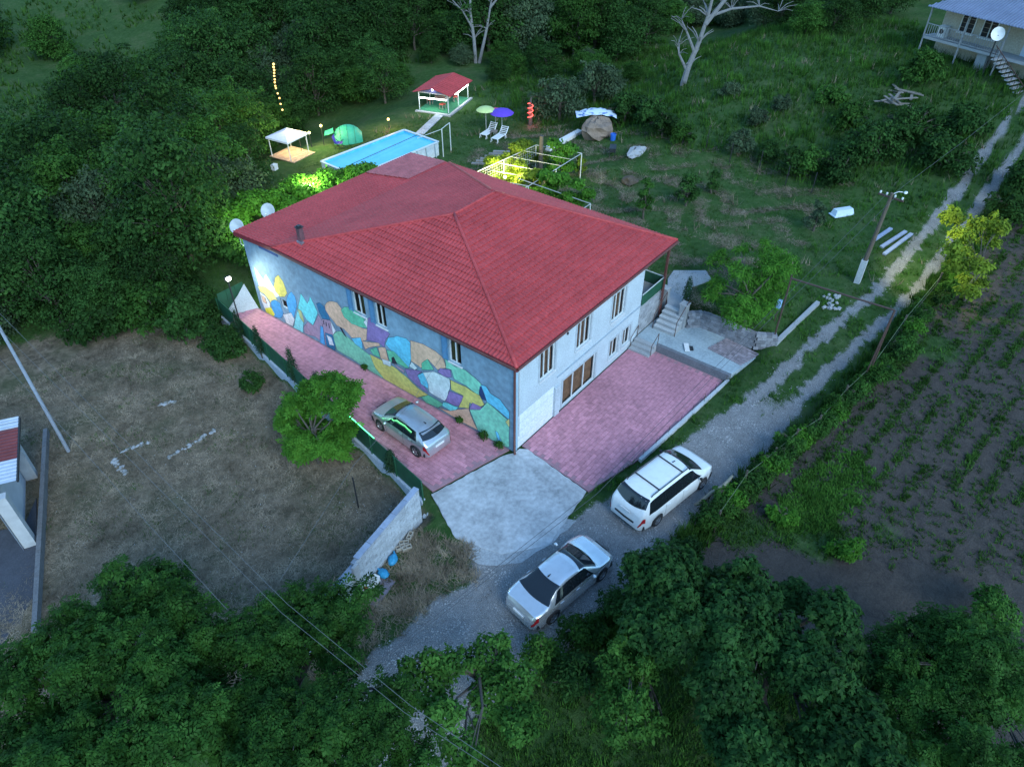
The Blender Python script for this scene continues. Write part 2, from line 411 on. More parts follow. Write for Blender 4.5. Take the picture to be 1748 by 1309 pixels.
x, y = scatter(16000, -13, -4.6, -5.5, .6, lambda x, y: w_lawn(x,y)*(.25+.75*(vnoise(x,y,1.2,7.)>-.1)))
blades('verge_straw', x, y, 4, .16, .014, 1.6, STRAW, 'dry straw grass between the block wall and the road', 'grass')
x, y = scatter(30000, -14, 6, -20, -6.5, lambda x, y: w_lawn(x,y))
blades('shade_weeds', x, y, 4, .14, .025, .6, GRASS, 'rank green weeds under the trees at the bottom', 'weeds')
x, y = scatter(26000, 30, 64, -14, 34, lambda x, y: w_lawn(x,y)*ss(30,38,x)*(vnoise(x,y,.55,11.)>.25))
blades('meadow_clumps', x, y, 4, .5, .03, .5, GRASS_B, 'lighter clumps of tall grass in the meadow', 'grass')
x, y = scatter(9000, 22, 64, -14, 34, lambda x, y: w_lawn(x,y)*(vnoise(x,y,.8,5.)>.45))
blades('meadow_straw', x, y, 4, .45, .02, .6, STRAW, 'dry pale stalks in the meadow', 'grass')
x = rng.uniform(0,150,26000); y = rng.uniform(45,190,26000); k_ = (vnoise(x,y,.12,3.)+.5*vnoise(x,y,.4,1.) > -.1); x, y = x[k_], y[k_]
blades('slope_grass', x, y, 4, .55, .10, .7, GRASS, 'rough grass on the far left slope', 'grass')
def pebbles(name, x, y, r0, r1, material, label):
    n = len(x); z = terrain(x, y); r = rng.uniform(r0, r1, n)
    oc = np.array([(1,0,0),(0,1,0),(-1,0,0),(0,-1,0),(0,0,.7)], float)
    a = rng.uniform(0, 6.28, n); ca, sa = np.cos(a), np.sin(a)
    P = oc[None]*r[:,None,None]*rng.uniform(.6,1.2,(n,5,1))
    P = np.stack([P[...,0]*ca[:,None]-P[...,1]*sa[:,None], P[...,0]*sa[:,None]+P[...,1]*ca[:,None], P[...,2]], -1)
    P += np.stack([x, y, z], -1)[:,None]
    F = np.array([(0,1,4),(1,2,4),(2,3,4),(3,0,4)])
    me = np_mesh(name, P[:,F].reshape(-1,3), 3); me.materials.append(material); return tag(link(name, me), label, 'gravel', kind='stuff')
PEB = leaf_mat('pebble', (.10,.10,.10), (.46,.455,.45), 0, .9, 0)
x, y = scatter(110000, -13, 42, -14, -1.5, lambda x, y: zones(x,y)[0]*.6)
pebbles('gravel', x, y, .014, .048, PEB, 'loose grey gravel stones on the track')
x, y = scatter(5000, -22, -4, 1, 20, lambda x, y: zones(x,y)[1]*.25)
pebbles('field_stones', x, y, .015, .04, PEB, 'small pale stones scattered in the brown field')
# ------------------------------------------------------------------ the mural house
house = thing('house', 'two storey house with red metal tile roof and abstract mural on its long wall', 'house')
BLUEW = mat('blue_wall', (.22,.34,.44), .85, .4, .45, fine=3, bmp=.08)
WHITEW = mat('white_wall', (.50,.57,.61), .85, .2, .8, fine=14, bmp=.08)
TRIM = mat('window_trim', (.66,.68,.68), .6, .12, 5)
ROOFM = mat('roof_red', (.46,.062,.062), .55, .25, .45, fine=6, spec=.25, coord='World', rnd=.06)
ROOFW = mat('roof_weathered', (.44,.12,.12), .6, .5, 2.2, fine=22, coord='World')
ROOFD = mat('roof_edge', (.20,.03,.04), .5, .2, 3)
CURT = mat('curtain', (.5,.25,.13), .9, .45, 5)
ROOM_DARK = mat('dark_room', (.07,.05,.035), .9, .4, 2)  # darkness of the unlit room, painted on a sheet behind the glass
CURT_Y = mat('yellow_curtain', (.26,.22,.08), .9, .4, 4)
SHUT = mat('blue_shutter', (.08,.22,.38), .6, .2, 5)

def wall_holes(name, U, ZH, holes, M, depth, material, parent):
    mb = MB(); us = sorted({0, U} | {h[0] for h in holes} | {h[1] for h in holes}); zs = sorted({0, ZH} | {h[2] for h in holes} | {h[3] for h in holes})
    for a, b in zip(us, us[1:]):
        for c, d in zip(zs, zs[1:]):
            m = ((a+b)/2, (c+d)/2)
            if any(h[0] < m[0] < h[1] and h[2] < m[1] < h[3] for h in holes): continue
            mb.add([M(a,c,0), M(b,c,0), M(b,d,0), M(a,d,0)], [(0,1,2,3)])
    for h in holes:
        q = [(h[0],h[2]),(h[1],h[2]),(h[1],h[3]),(h[0],h[3])]
        for i in range(4):
            p, r = q[i], q[(i+1)%4]; mb.add([M(*p,0), M(*r,0), M(*r,depth), M(*p,depth)], [(0,1,2,3)])
    return mb.build(name, material, parent)
ML = lambda u, z, d: (d, u, z)            # long wall, outside is -x
MF = lambda u, z, d: (u, d, z)            # front wall, outside is -y
HL = [(9.33,10.17,3.6,4.93),(7.86,8.58,3.52,4.93),(3.03,3.77,3.58,4.9),(16.13,16.78,1.16,1.75)]
HF = [(1.90,3.06,3.0,4.62),(4.83,6.03,3.0,4.6),(7.98,9.23,2.9,4.56),(3.86,6.78,.06,1.8),(8.14,8.98,.45,1.66),(9.43,10.22,.48,1.64)]
wall_l = wall_holes('mural_wall', 19.1, 4.99, HL, ML, .16, BLUEW, house); wall_l['label'] = 'long blue rendered wall carrying the mural'
wall_f = wall_holes('front_wall', 11.05, 5.22, HF, MF, .16, WHITEW, house); wall_f['label'] = 'pale front wall facing the pink patio'
MB().add([(11.05,0,0),(11.05,19.1,0),(11.05,19.1,4.95),(11.05,0,4.95)],[(0,1,2,3)]).add([(0,19.1,0),(11.05,19.1,0),(11.05,19.1,4.95),(0,19.1,4.95)],[(3,2,1,0)]).build('rear_wall', WHITEW, house)
MB().box(.0,.002,4.985,.12,16.0,5.2).build('wall_top', BLUEW, house)
MB().box(-.035,-.04,0,.22,-.003,5.2).build('corner_strip', mat('corner_blue',(.32,.5,.62),.8,.15,2), house)

def window(M, h, cols, rows, curtain, sill=True, fw=.055, trim=True):
    u0, u1, z0, z1 = h
    fr = MB()
    def b(a, c, e, g, d0, d1, mb=None):
        (mb or fr).add([M(a,e,d0),M(c,e,d0),M(c,g,d0),M(a,g,d0),M(a,e,d1),M(c,e,d1),M(c,g,d1),M(a,g,d1)],
               [(0,1,2,3),(7,6,5,4),(0,4,5,1),(1,5,6,2),(2,6,7,3),(3,7,4,0)])
    d0, d1 = .07, .13
    b(u0,u0+fw,z0,z1,d0,d1); b(u1-fw,u1,z0,z1,d0,d1); b(u0+fw,u1-fw,z0,z0+fw,d0,d1); b(u0+fw,u1-fw,z1-fw,z1,d0,d1)
    for c in range(1, cols):
        u = u0 + (u1-u0)*c/cols; b(u-fw*.6,u+fw*.6,z0+fw,z1-fw,d0+.003,d1+.003)
    for r_ in range(1, rows):
        z = z0 + (z1-z0)*(.7 if rows == 2 else r_/rows); b(u0+fw,u1-fw,z-.02,z+.02,d0+.006,d1-.006)
    wo = fr.build('window', TRIM, house)
    for c in range(cols):
        a = u0 + (u1-u0)*c/cols; e = u0 + (u1-u0)*(c+1)/cols
        MB().add([M(a+.01,z0+.01,.1),M(e-.01,z0+.01,.1),M(e-.01,z1-.01,.1),M(a+.01,z1-.01,.1)],[(0,1,2,3)]).build('pane', glass_mat(), wo)
        cm = MB(); k = 10
        for i in range(k):
            p = a+(e-a)*i/k; q = a+(e-a)*(i+1)/k; dd = .24+.03*(i%2); de = .24+.03*((i+1)%2)
            cm.add([M(p,z0-.05,dd),M(q,z0-.05,de),M(q,z1+.05,de),M(p,z1+.05,dd)],[(0,1,2,3)])
        cm.build('curtain', curtain[c % len(curtain)], wo)  # also builds the painted room darkness beside real curtains
    if sill:
        s = MB(); b(u0-.06,u1+.06,z0-.06,z0-.003,-.07,.16,s); s.build('sill', TRIM, wo)
    if trim:
        s = MB(); b(u0-.13,u0-.003,z0-.003,z1+.12,-.02,.05,s); b(u1+.003,u1+.13,z0-.003,z1+.12,-.02,.05,s); b(u0-.003,u1+.003,z1+.003,z1+.12,-.02,.05,s)
        s.build('trim', mat('grey_trim',(.42,.47,.5),.8,.15,4), wo)
    return wo
for k, h in enumerate(HL[:3]): window(ML, h, 2, 1, [[CURT_Y,ROOM_DARK],[ROOM_DARK,ROOM_DARK],[ROOM_DARK,CURT_Y]][k], trim=False)
window(ML, HL[3], 1, 1, [ROOM_DARK], sill=False, trim=False)
for h in HF[:3]: window(MF, h, 3, 1, [ROOM_DARK, CURT, CURT])
window(MF, HF[3], 3, 1, [CURT], sill=False, trim=True)
for h in HF[4:]: window(MF, h, 2, 1, [ROOM_DARK, CURT])
for h in HL[:3]:                                   # louvred shutters folded back on the far side
    sh = MB(); sh.box(-.05, h[1]+.05, h[2]-.02, -.012, h[1]+.09, h[3]); sh.box(-.05, h[1]+.36, h[2]-.02, -.012, h[1]+.40, h[3])
    so = sh.build('shutter', SHUT, house)
    for j in range(14):
        z = h[2]+.05+j*(h[3]-h[2]-.1)/13
        MB().add([(-.045,h[1]+.09,z-.03),(-.045,h[1]+.36,z-.03),(-.014,h[1]+.36,z+.03),(-.014,h[1]+.09,z+.03)],[(0,1,2,3)]).build('slat', SHUT, so)
MB().box(-.03,15.97,4.66,.01,17.6,4.78).build('vent_slot', mat('slot_blue',(.04,.1,.28),.8,.2,3), house)
MB().box(3.3,-.05,2.36,11.05,-.003,2.42).build('belt_moulding', mat('belt',(.33,.4,.46),.8,.2,3), house)
MB().box(.28,-.018,.02,3.05,-.003,2.0).build('stone_facing', mat('facing',(.74,.8,.84),.7,.12,3,fine=10), house)
for k in range(1, 4): MB().box(.28,-.024,.02+k*.5,3.05,-.0185,.03+k*.5).build('facing_joint', mat('joint',(.45,.5,.54),.8,.1,3), house)
MB().box(3.12,-.1,.0,3.5,-.003,1.85).build('pilaster', WHITEW, house)
MB().tube([(4.0,-.04,4.55),(4.0,.0,4.55)],.07,10).build('vent_cap', DARK, house)
MB().tube([(-.1,-.12,5.15),(-.1,-.12,4.95),(-.07,-.1,4.8),(-.07,-.1,.15),(-.16,-.2,.06)],.055,8).build('downpipe', BROWNPIPE, house, True)
MB().tube([(.32,-.06,4.7),(.32,-.06,.8)],.02,6).build('cable_conduit', WPIPE, house)

# mural: flat paint patches on the wall, traced shape by shape (wall coordinates: metres along, metres up)
def wp(zx, zy):
    d = ray(400 + zx/3.192, 380 + zy/3.192); t = -CAM[0]/d[0]; q = CAM + d*t
    return (min(max(q[1], .23), 19.08), min(max(q[2] + .2*min(1, max(0, (8-q[1])/8))*max(0,1-q[2]/2), .02), 5.0))
PA = dict(mint=(.62,.82,.74), yel=(.62,.52,.12), ora=(.72,.55,.2), pale=(.66,.76,.74), blu=(.06,.27,.52), sun=(.75,.6,.06), sky=(.08,.34,.62),
          cya=(.16,.66,.74), tea=(.22,.64,.66), oli=(.42,.45,.2), mau=(.36,.24,.32), dtl=(.02,.15,.28), pch=(.68,.40,.27), grn=(.12,.46,.28),
          pur=(.24,.16,.36), lgr=(.2,.5,.33), blk=(.02,.02,.035), dom=(.12,.48,.66), ygr=(.56,.5,.14), wht=(.58,.68,.76), nvy=(.015,.04,.13), rgr=(.2,.54,.38))
MUR = [('mint',[(108,240),(160,315),(172,282),(245,400),(200,420),(135,345)]),('yel',[(215,345),(222,300),(240,285),(265,320),(288,385),(275,405),(250,405),(225,375)]),
 ('ora',[(128,345),(170,350),(215,385),(235,425),(200,440),(165,390),(140,375)]),('pale',[(138,375),(170,400),(195,440),(200,480),(175,490),(150,430)]),
 ('blu',[(200,430),(225,420),(250,440),(268,490),(260,518),(225,518),(205,490)]),('sun',[(168,465),(200,462),(222,500),(215,515),(175,492)]),
 ('sky',[(290,400),(310,375),(330,400),(342,450),(325,520),(300,490),(285,430)]),('cya',[(345,470),(362,385),(398,440),(412,400),(455,490),(430,560),(395,530),(365,480)]),
 ('tea',[(330,540),(350,460),(380,540),(375,602),(345,597),(322,570)]),('oli',[(345,470),(365,480),(382,535),(378,545),(360,520)]),
 ('mau',[(380,565),(400,540),(430,560),(460,500),(480,540),(475,650),(440,620),(385,602)]),('pale',[(265,500),(310,490),(330,530),(320,565),(285,548)]),
 ('dtl',[(447,440),(465,435),(500,465),(522,530),(480,522),(460,480)]),('mau',[(478,525),(525,535),(548,600),(548,705),(500,680),(490,600)]),
 ('sky',[(470,560),(485,570),(500,682),(470,662)]),('blk',[(484,532),(489,533),(492,556),(487,555)]),('blk',[(498,540),(503,541),(506,565),(501,563)]),('blk',[(513,548),(518,549),(522,575),(517,573)]),
 ('dtl',[(496,598),(535,610),(550,640),(553,710),(507,685)]),('pale',[(503,610),(530,625),(545,670),(520,665)]),
 ('pch',[(495,450),(505,435),(520,428),(560,435),(600,490),(640,540),(700,575),(728,580),(722,640),(700,645),(790,655),(795,672),(735,680),(715,690),(695,640),(640,625),(600,580),(560,560),(520,510),(498,475)]),
 ('grn',[(582,475),(600,458),(640,465),(690,500),(725,545),(728,575),(690,570),(640,550),(600,515)]),('pale',[(705,540),(725,520),(738,560),(728,578)]),
 ('pur',[(730,520),(745,515),(770,550),(850,605),(825,640),(820,680),(790,655),(722,640),(725,590)]),
 ('lgr',[(540,610),(560,592),(580,590),(640,640),(700,690),(740,720),(790,760),(820,852),(740,805),(640,738),(560,692),(545,640)]),
 ('pale',[(524,532),(555,590),(540,610)]),('blk',[(575,570),(585,572),(620,635),(598,610)]),('dom',[(640,630),(690,625),(702,690),(660,660)]),
 ('dom',[(825,660),(840,625),(890,615),(940,630),(965,660),(970,700),(966,740),(955,790),(910,760),(860,700)]),('grn',[(740,690),(775,675),(785,700),(800,735),(760,720)]),
 ('pch',[(785,680),(825,680),(845,760),(800,740)]),('grn',[(830,690),(870,700),(955,790),(940,792),(880,760),(850,760)]),
 ('ygr',[(740,715),(800,745),(880,790),(940,840),(1000,900),(1060,942),(1000,955),(900,905),(820,852),(770,790)]),('wht',[(805,740),(855,755),(855,785),(815,770)]),
 ('blk',[(858,735),(870,728),(892,770),(862,765)]),('mau',[(870,765),(925,800),(930,820),(890,790)]),('pur',[(930,795),(985,800),(1025,810),(1000,830),(1030,880),(1060,930),(1000,890),(950,840)]),
 ('wht',[(955,780),(968,755),(1000,792),(985,802)]),
 ('pch',[(962,640),(1030,660),(1100,700),(1140,735),(1155,790),(1110,800),(1060,745),(1020,790),(966,752)]),('grn',[(1025,800),(1022,765),(1055,742),(1090,800)]),
 ('rgr',[(1150,740),(1200,780),(1260,800),(1320,850),(1350,880),(1335,940),(1270,890),(1200,850),(1185,800),(1155,790)]),('pur',[(1110,810),(1125,790),(1180,800),(1185,840),(1150,840)]),
 ('wht',[(1030,815),(1090,810),(1175,850),(1178,900),(1165,950),(1150,975),(1065,925),(1060,880)]),('dom',[(1000,830),(1030,815),(1060,880),(1060,905),(1020,880)]),
 ('ygr',[(1180,855),(1260,890),(1340,940),(1365,990),(1330,1005),(1285,980),(1280,1015),(1225,1010),(1250,940),(1185,910)]),('pur',[(1175,915),(1250,945),(1228,1000),(1200,1000),(1155,975)]),
 ('pur',[(1300,980),(1360,1010),(1340,1020),(1280,1020)]),('nvy',[(1340,890),(1355,890),(1380,970),(1350,960),(1335,925)]),
 ('dom',[(1345,880),(1375,890),(1400,930),(1450,960),(1505,1030),(1505,1075),(1440,1020),(1380,975)]),('grn',[(1020,950),(1060,940),(1110,970),(1145,995),(1115,1012),(1050,988)]),
 ('cya',[(1140,980),(1165,985),(1225,1010),(1210,1025),(1180,1030),(1135,1000)]),('pch',[(1115,1010),(1180,1030),(1280,1015),(1290,1050),(1330,1140),(1230,1085)]),
 ('rgr',[(1285,1020),(1340,1020),(1380,975),(1440,1025),(1500,1080),(1530,1130),(1535,1255),(1480,1235),(1400,1195),(1330,1140),(1300,1060)]),
 ('ora',[(1480,1085),(1530,1080),(1532,1140),(1500,1115)]),('pch',[(150,395),(168,405),(180,440),(160,430)]),('dom',[(1425,1140),(1440,1150),(1465,1215),(1440,1205)])]
PA = {k: tuple(min(.8, v*1.22) for v in c) for k, c in PA.items()}
for i, (c, poly) in enumerate(MUR):
    P = [wp(*p) for p in poly]; x = -.004 - .0007*i
    Pd = []                                           # soften long straight edges a little
    for a, b in zip(P, P[1:]+P[:1]):
        Pd.append(a)
        L = math.hypot(a[0]-b[0], a[1]-b[1])
        if L > .5:
            Pd.append(((a[0]+b[0])/2 + rnd.uniform(-.03,.03), max(.02,(a[1]+b[1])/2 + rnd.uniform(-.03,.03))))
    P = Pd
    mo = MB().add([(x, a, b) for a, b in P], [tuple(range(len(P)))[::-1]]).build('mural_patch', mat('mural_'+c, PA[c], .8, .32, .9, fine=5, bmp=.1), wall_l)
    if c not in ('blk','nvy','mint','sun'):
        ol = MB()
        for a, b in zip(P, P[1:]+P[:1]):
            d = np.array(b)-np.array(a); L = np.linalg.norm(d)
            if L < 1e-3: continue
            n = np.array([-d[1], d[0]])/L*.008
            ol.add([(x-.0004, *(np.array(a)-n)), (x-.0004, *(np.array(b)-n)), (x-.0004, *(np.array(b)+n)), (x-.0004, *(np.array(a)+n))], [(0,1,2,3)])
        ol.build('paint_outline', mat('paint_black',(.03,.03,.05),.8,.2,3), mo)

# roof ---------------------------------------------------------------------------------------------
E0, YB, ZE, ZR = -.18, 16.1, 5.25, 7.5
XR, YF, YE = 13.75, -.3, 19.55
P1 = np.array([5.35, 8.0, ZR]); P2 = np.array([8.5, 8.0, ZR])
Nn = np.array([E0, YF, ZE]); Rr = np.array([XR, YF, ZE]); LB = np.array([E0, YB, ZE]); RB = np.array([XR, YB, ZE]); LE = np.array([E0, YE, 5.02]); BE = np.array([XR, YE, 5.02])
roof = MB().add([Nn,Rr,RB,LB,P1,P2,LE,BE], [(0,4,3),(0,1,5,4),(1,2,5),(3,4,5,2),(3,2,7,6)]).build('roof', ROOFD, house)
def courses(A, B, TA, TB, material=ROOFM, pitch=.36, wave=.2, first=.0, patch=None):
    """tile courses between eave A-B and top TA-TB"""
    A, B, TA, TB = map(np.asarray, (A, B, TA, TB)); u = B-A; L = np.linalg.norm(u); u = u/L
    n = np.cross(u, (TA if np.linalg.norm(TA-A) > .1 else TB)-A); n /= np.linalg.norm(n)
    if n[2] < 0: n = -n
    s = np.cross(n, u); s = s if s[2] > -1e-6 else -s
    H = max((TA-A)@s, (TB-A)@s); la, lb = (TA-A)@u, (TB-A)@u
    k = int(math.ceil(H/pitch)); step = H/k
    xs = np.arange(0, L+wave/8, wave/4)
    wv = np.array([0,.016,.034,.016])[np.arange(len(xs)) % 4] + .004
    for i in range(k):
        V = []; 
        for j, (sv, hh) in enumerate(((i*step+.004,.002),(i*step,.052),((i+1)*step+.012,.006))):
            f = min(sv/H, 1); l, r = la*f, L+(lb-L)*f; xc = np.clip(xs, l, r)
            w = np.where((xs >= l-.2) & (xs <= r+.2), wv, .004)
            V.append(A[None] + xc[:,None]*u + sv*s + (hh+w)[:,None]*n)
        m = len(xs); V = np.concatenate(V); F = []
        for j in range(2):
            for c in range(m-1):
                a, b = j*m+c, j*m+c+1
                if np.linalg.norm(V[a+m]-V[b+m]) + np.linalg.norm(V[a]-V[b]) < 1e-4: continue
                F.append((a, b, b+m, a+m))
        me = new_mesh('tile_course', V, F); me.materials.append(material); link('tile_course', me, roof)
courses(LB, Nn, P1, P1)
courses(Nn, Rr, P1, P2)
courses(Rr, RB, P2, P2)
courses(RB, LB, P2, P1)
courses(BE + (0,0,.0), LE, RB, LB)
MB().add([(9.7,19.5,5.075),(13.7,19.5,5.075),(13.7,16.6,5.28),(10.4,16.6,5.28)],[(0,1,2,3)])   # (footprint of the weathered sheets)
courses(np.array([13.72,19.5,5.07]), np.array([9.6,19.5,5.07]), np.array([13.72,16.4,5.29]), np.array([10.3,16.4,5.29]), ROOFW)
for a, b in ((Nn,P1),(P1,P2),(Rr,P2),(LB,P1),(RB,P2)):
    m = 14; MB().tube([a+(b-a)*t/m+np.array([0,0,.035]) for t in range(m+1)], .085, 8).build('ridge_cap', ROOFM, roof, True)
for a, b in ((Nn,LB),(LB,LE),(Nn,Rr),(Rr,RB),(RB,BE),(LE,BE)):
    MB().bar(a+(0,0,-.1), b+(0,0,-.1), .05, .2).build('fascia', ROOFD, roof)
for a, b in ((Nn+(-.06,0,-.05),LB+(-.06,0,-.05)),(Nn+(0,-.06,-.05),Rr+(0,-.06,-.05))):
    MB().tube([a,b], .06, 8).build('gutter', BROWNPIPE, roof)
q = at(516,416,5.55)
MB().box(q[0]-.13,q[1]-.13,5.3,q[0]+.13,q[1]+.13,6.5).build('chimney_pipe', mat('chimney_tin',(.25,.17,.19),.35,.3,5,metal=.6), roof)
MB().box(q[0]-.18,q[1]-.18,6.5,q[0]+.18,q[1]+.18,6.53).box(q[0]-.1,q[1]-.1,6.53,q[0]+.1,q[1]+.1,6.6).build('chimney_cowl', DARK, roof)
MB().box(q[0]-.2,q[1]-.2,5.3,q[0]+.2,q[1]+.2,5.72).build('chimney_flashing', mat('flashing',(.35,.33,.36),.4,.2,5,metal=.5), roof)

# veranda on the yard side, under the roof overhang
MB().box(11.055,.05,2.1,13.5,16,2.3).build('veranda_floor', CONC, house)
vw = MB().box(11.06,.0,.4,13.52,.045,2.1).build('veranda_wall', CONC, house); vw['label'] = 'grey block wall below the veranda'
for r_ in range(8):
    for c in range(6):
        x0 = 11.08+c*.405+(r_%2)*.2
        if x0+.39 > 13.55: continue
        MB().box(x0,-.022,.46+r_*.2,x0+.39,-.002,.645+r_*.2).build('block', mat('veranda_block',(.33,.34,.36),.9,.25,4,rnd=.2), vw)
for y in (-.1,5,10,15.5):
    MB().box(13.42,y,0.6,13.54,y+.12,5.1).build('post', BROWNPIPE, house)
MB().box(13.2,-.2,.6,13.28,-.12,5.1).build('post', BROWNPIPE, house)
MB().box(11.1,-.03,2.32,13.42,-.01,3.0).build('railing_screen', GREENM, house)
MB().box(13.47,.05,2.32,13.49,15.5,3.0).build('railing_screen', GREENM, house)
MB().bar((11.1,-.02,3.03),(13.45,-.02,3.03),.04).bar((13.48,0,3.03),(13.48,15.5,3.03),.04).build('handrail', WPIPE, house)
for k, x in enumerate((11.7,12.3)):
    c = thing('plastic_chair', 'white plastic chair on the veranda, '+('nearer the house wall' if k == 0 else 'nearer the handrail'), 'chair', (x,1.6,2.3), .3*k, 'chairs on the veranda')
    MB().box(-.22,-.22,.4,.22,.22,.43).build('seat', WHITE, c); MB().box(-.22,.2,.43,.22,.23,.85).build('backrest', WHITE, c)
    for sx in (-.2,.17):
        for sy in (-.2,.17): MB().box(sx,sy,0,sx+.035,sy+.035,.4).build('leg', WHITE, c)

# satellite dishes behind the back eave
for k, (px, py, z) in enumerate(((404,387,4.85),(457,360,4.95))):
    p = at(px, py, z); p[1] = max(p[1], 19.75)
    c = thing('satellite_dish', 'white satellite dish at the '+('far left corner of the red roof' if k == 0 else 'back eave, right of the corner dish'), 'dish', p, 0, 'satellite dishes')
    d = MB(); prof = [(0,-.12),(.15,-.105),(.3,-.06),(.42,0),(.44,.01),(.42,.012),(.3,-.045),(0,-.105)]
    d.lathe(prof, 24); o = d.build('reflector', mat('dish_white',(.46,.5,.52),.5,.2,3), c, True, rot=(R(62),0,R(-62)))
    MB().tube([(0,0,-.1),(0,.0,-1.1),(0,-.7,-1.2)],.025,6).build('mount', WPIPE, c)
    MB().tube([(-.1,-.1,-.35),(-.35,-.32,.02)],.012,6).build('feed_arm', WPIPE, c)
    MB().blob((-.36,-.33,.03),.05,8,5).build('feed_horn', WHITE, c)
# ------------------------------------------------------------------ paving, apron, landing, steps
def inpoly(x, y, poly):
    c = False; n = len(poly)
    for i in range(n):
        (x1,y1),(x2,y2) = poly[i], poly[(i+1)%n]
        if (y1 > y) != (y2 > y) and x < (x2-x1)*(y-y1)/(y2-y1)+x1: c = not c
    return c
PINK = mat('pink_paver', (.55,.235,.285), .75, .32, .35, coord='World', rnd=.15, fine=4, bmp=.1)
PINKJ = mat('paver_joint', (.36,.2,.23), .9, .2, 3)
def paving(name, poly, label, ang, w, d, gap, keep):
    base = tag(MB().prism(poly, -.07, .012).build(name, PINKJ), label, kind='structure')
    ca, sa = math.cos(ang), math.sin(ang); cx = sum(p[0] for p in poly)/len(poly); cy = sum(p[1] for p in poly)/len(poly)
    me = MB().add([(-w/2+gap,-d/2+gap,0),(w/2-gap,-d/2+gap,0),(w/2-gap,d/2-gap,0),(-w/2+gap,d/2-gap,0),(-w/2+gap+.004,-d/2+gap+.004,.022),(w/2-gap-.004,-d/2+gap+.004,.022),(w/2-gap-.004,d/2-gap-.004,.022),(-w/2+gap+.004,d/2-gap-.004,.022)],
        [(4,5,6,7),(0,1,5,4),(1,2,6,5),(2,3,7,6),(3,0,4,7)])
    pm = me.mesh('paver', PINK); spots = []
    for i in range(-70, 71):
        for j in range(-140, 141):
            lx = (i + .5*(j % 2))*w; ly = j*d; x = cx+lx*ca-ly*sa; y = cy+lx*sa+ly*ca
            if inpoly(x+.02, y+.02, poly) and all(inpoly(x+e*ca*w*.5-g*sa*d*.5, y+e*sa*w*.5+g*ca*d*.5, poly) for e in (-.98,.98) for g in (-.98,.98)): spots.append((x, y))
    spots.sort(key=lambda p: (p[0]-CAM[0])**2+(p[1]-CAM[1])**2)
    for x, y in spots[:keep]:
        link('paver', pm, base, (x, y, .01+rnd.uniform(0,.004)), (rnd.gauss(0,.003), rnd.gauss(0,.003), ang))
    rest = MB()
    for x, y in spots[keep:]:
        z = .01+rnd.uniform(0,.004)
        rest.add([(x+v[0]*ca-v[1]*sa, y+v[0]*sa+v[1]*ca, z+v[2]) for v in me.v], [tuple(f) for f in me.f])
    if spots[keep:]: tag(rest.build('more_pavers', PINK, base), kind='stuff')
    return base
APR = [(-4.3,1.2),(-.5,.22),(-.06,-.06),(.28,-.1),(.5,-.4),(.05,-4.05),(-3.4,-4.45),(-4.9,-3.2),(-5.45,-1.2)]
pv_l = paving('side_pavement', [(-4.15,1.3),(-.02,.25),(-.02,19.9),(-1.75,19.9)], 'pink paved drive along the mural wall', R(90), .42, .21, .004, 300)
pv_r = paving('front_patio', [(.56,-.06),(.12,-4.1),(3.2,-4.85),(10.9,-5.5),(10.9,-.06)], 'pink paved patio in front of the house', 0, .42, .21, .004, 300)
APM = mat('apron_concrete', (.42,.44,.45), .85, .5, .7, c2=(.62,.64,.65), fine=5, bmp=.15)
def ragged(poly, amp, step, seed):
    r_ = random.Random(seed); out = []
    for (x0,y0),(x1,y1) in zip(poly, poly[1:]+poly[:1]):
        n = max(1,int(math.hypot(x1-x0,y1-y0)/step))
        for k in range(n): out.append((x0+(x1-x0)*k/n+r_.uniform(-amp,amp), y0+(y1-y0)*k/n+r_.uniform(-amp,amp)))
    return out
tag(MB().prism(ragged(APR,.03,.25,1), -.05, .03).build('concrete_apron', APM), 'pale concrete apron at the corner of the house', kind='structure')
AP2 = [tuple(at(*p, .0)[:2]) for p in ((795,905),(790,930),(793,948),(815,962),(850,967),(890,958),(930,935),(985,890),(940,880),(860,900))]
tag(MB().prism(ragged(AP2,.05,.3,2), -.05, .014).build('old_concrete_apron', mat('old_apron',(.36,.38,.39),.9,.35,1.5,fine=12,bmp=.2)), 'older darker rounded concrete strip below the apron', kind='structure')
MB_ = MB().bar((3.1,-4.95,.07),(10.95,-5.62,.07),.16,.2)
tag(MB_.build('patio_kerb', CONC_L), 'white concrete kerb along the patio edge', kind='structure')
for k in range(8):
    t = k/7; x = 3.4+7.4*t; y = -4.93-.62*t
    tag(MB((x,y,.1)).tube([(x,y,.1),(x+.01,y,.1+.45)],.01,5).build('rebar_stake', RUST, loc=(x,y,.1)), ('first second third fourth fifth sixth seventh eighth'.split()[k])+' thin rusty stake on the white patio kerb from the minivan', 'stake', 'stakes along the patio kerb')

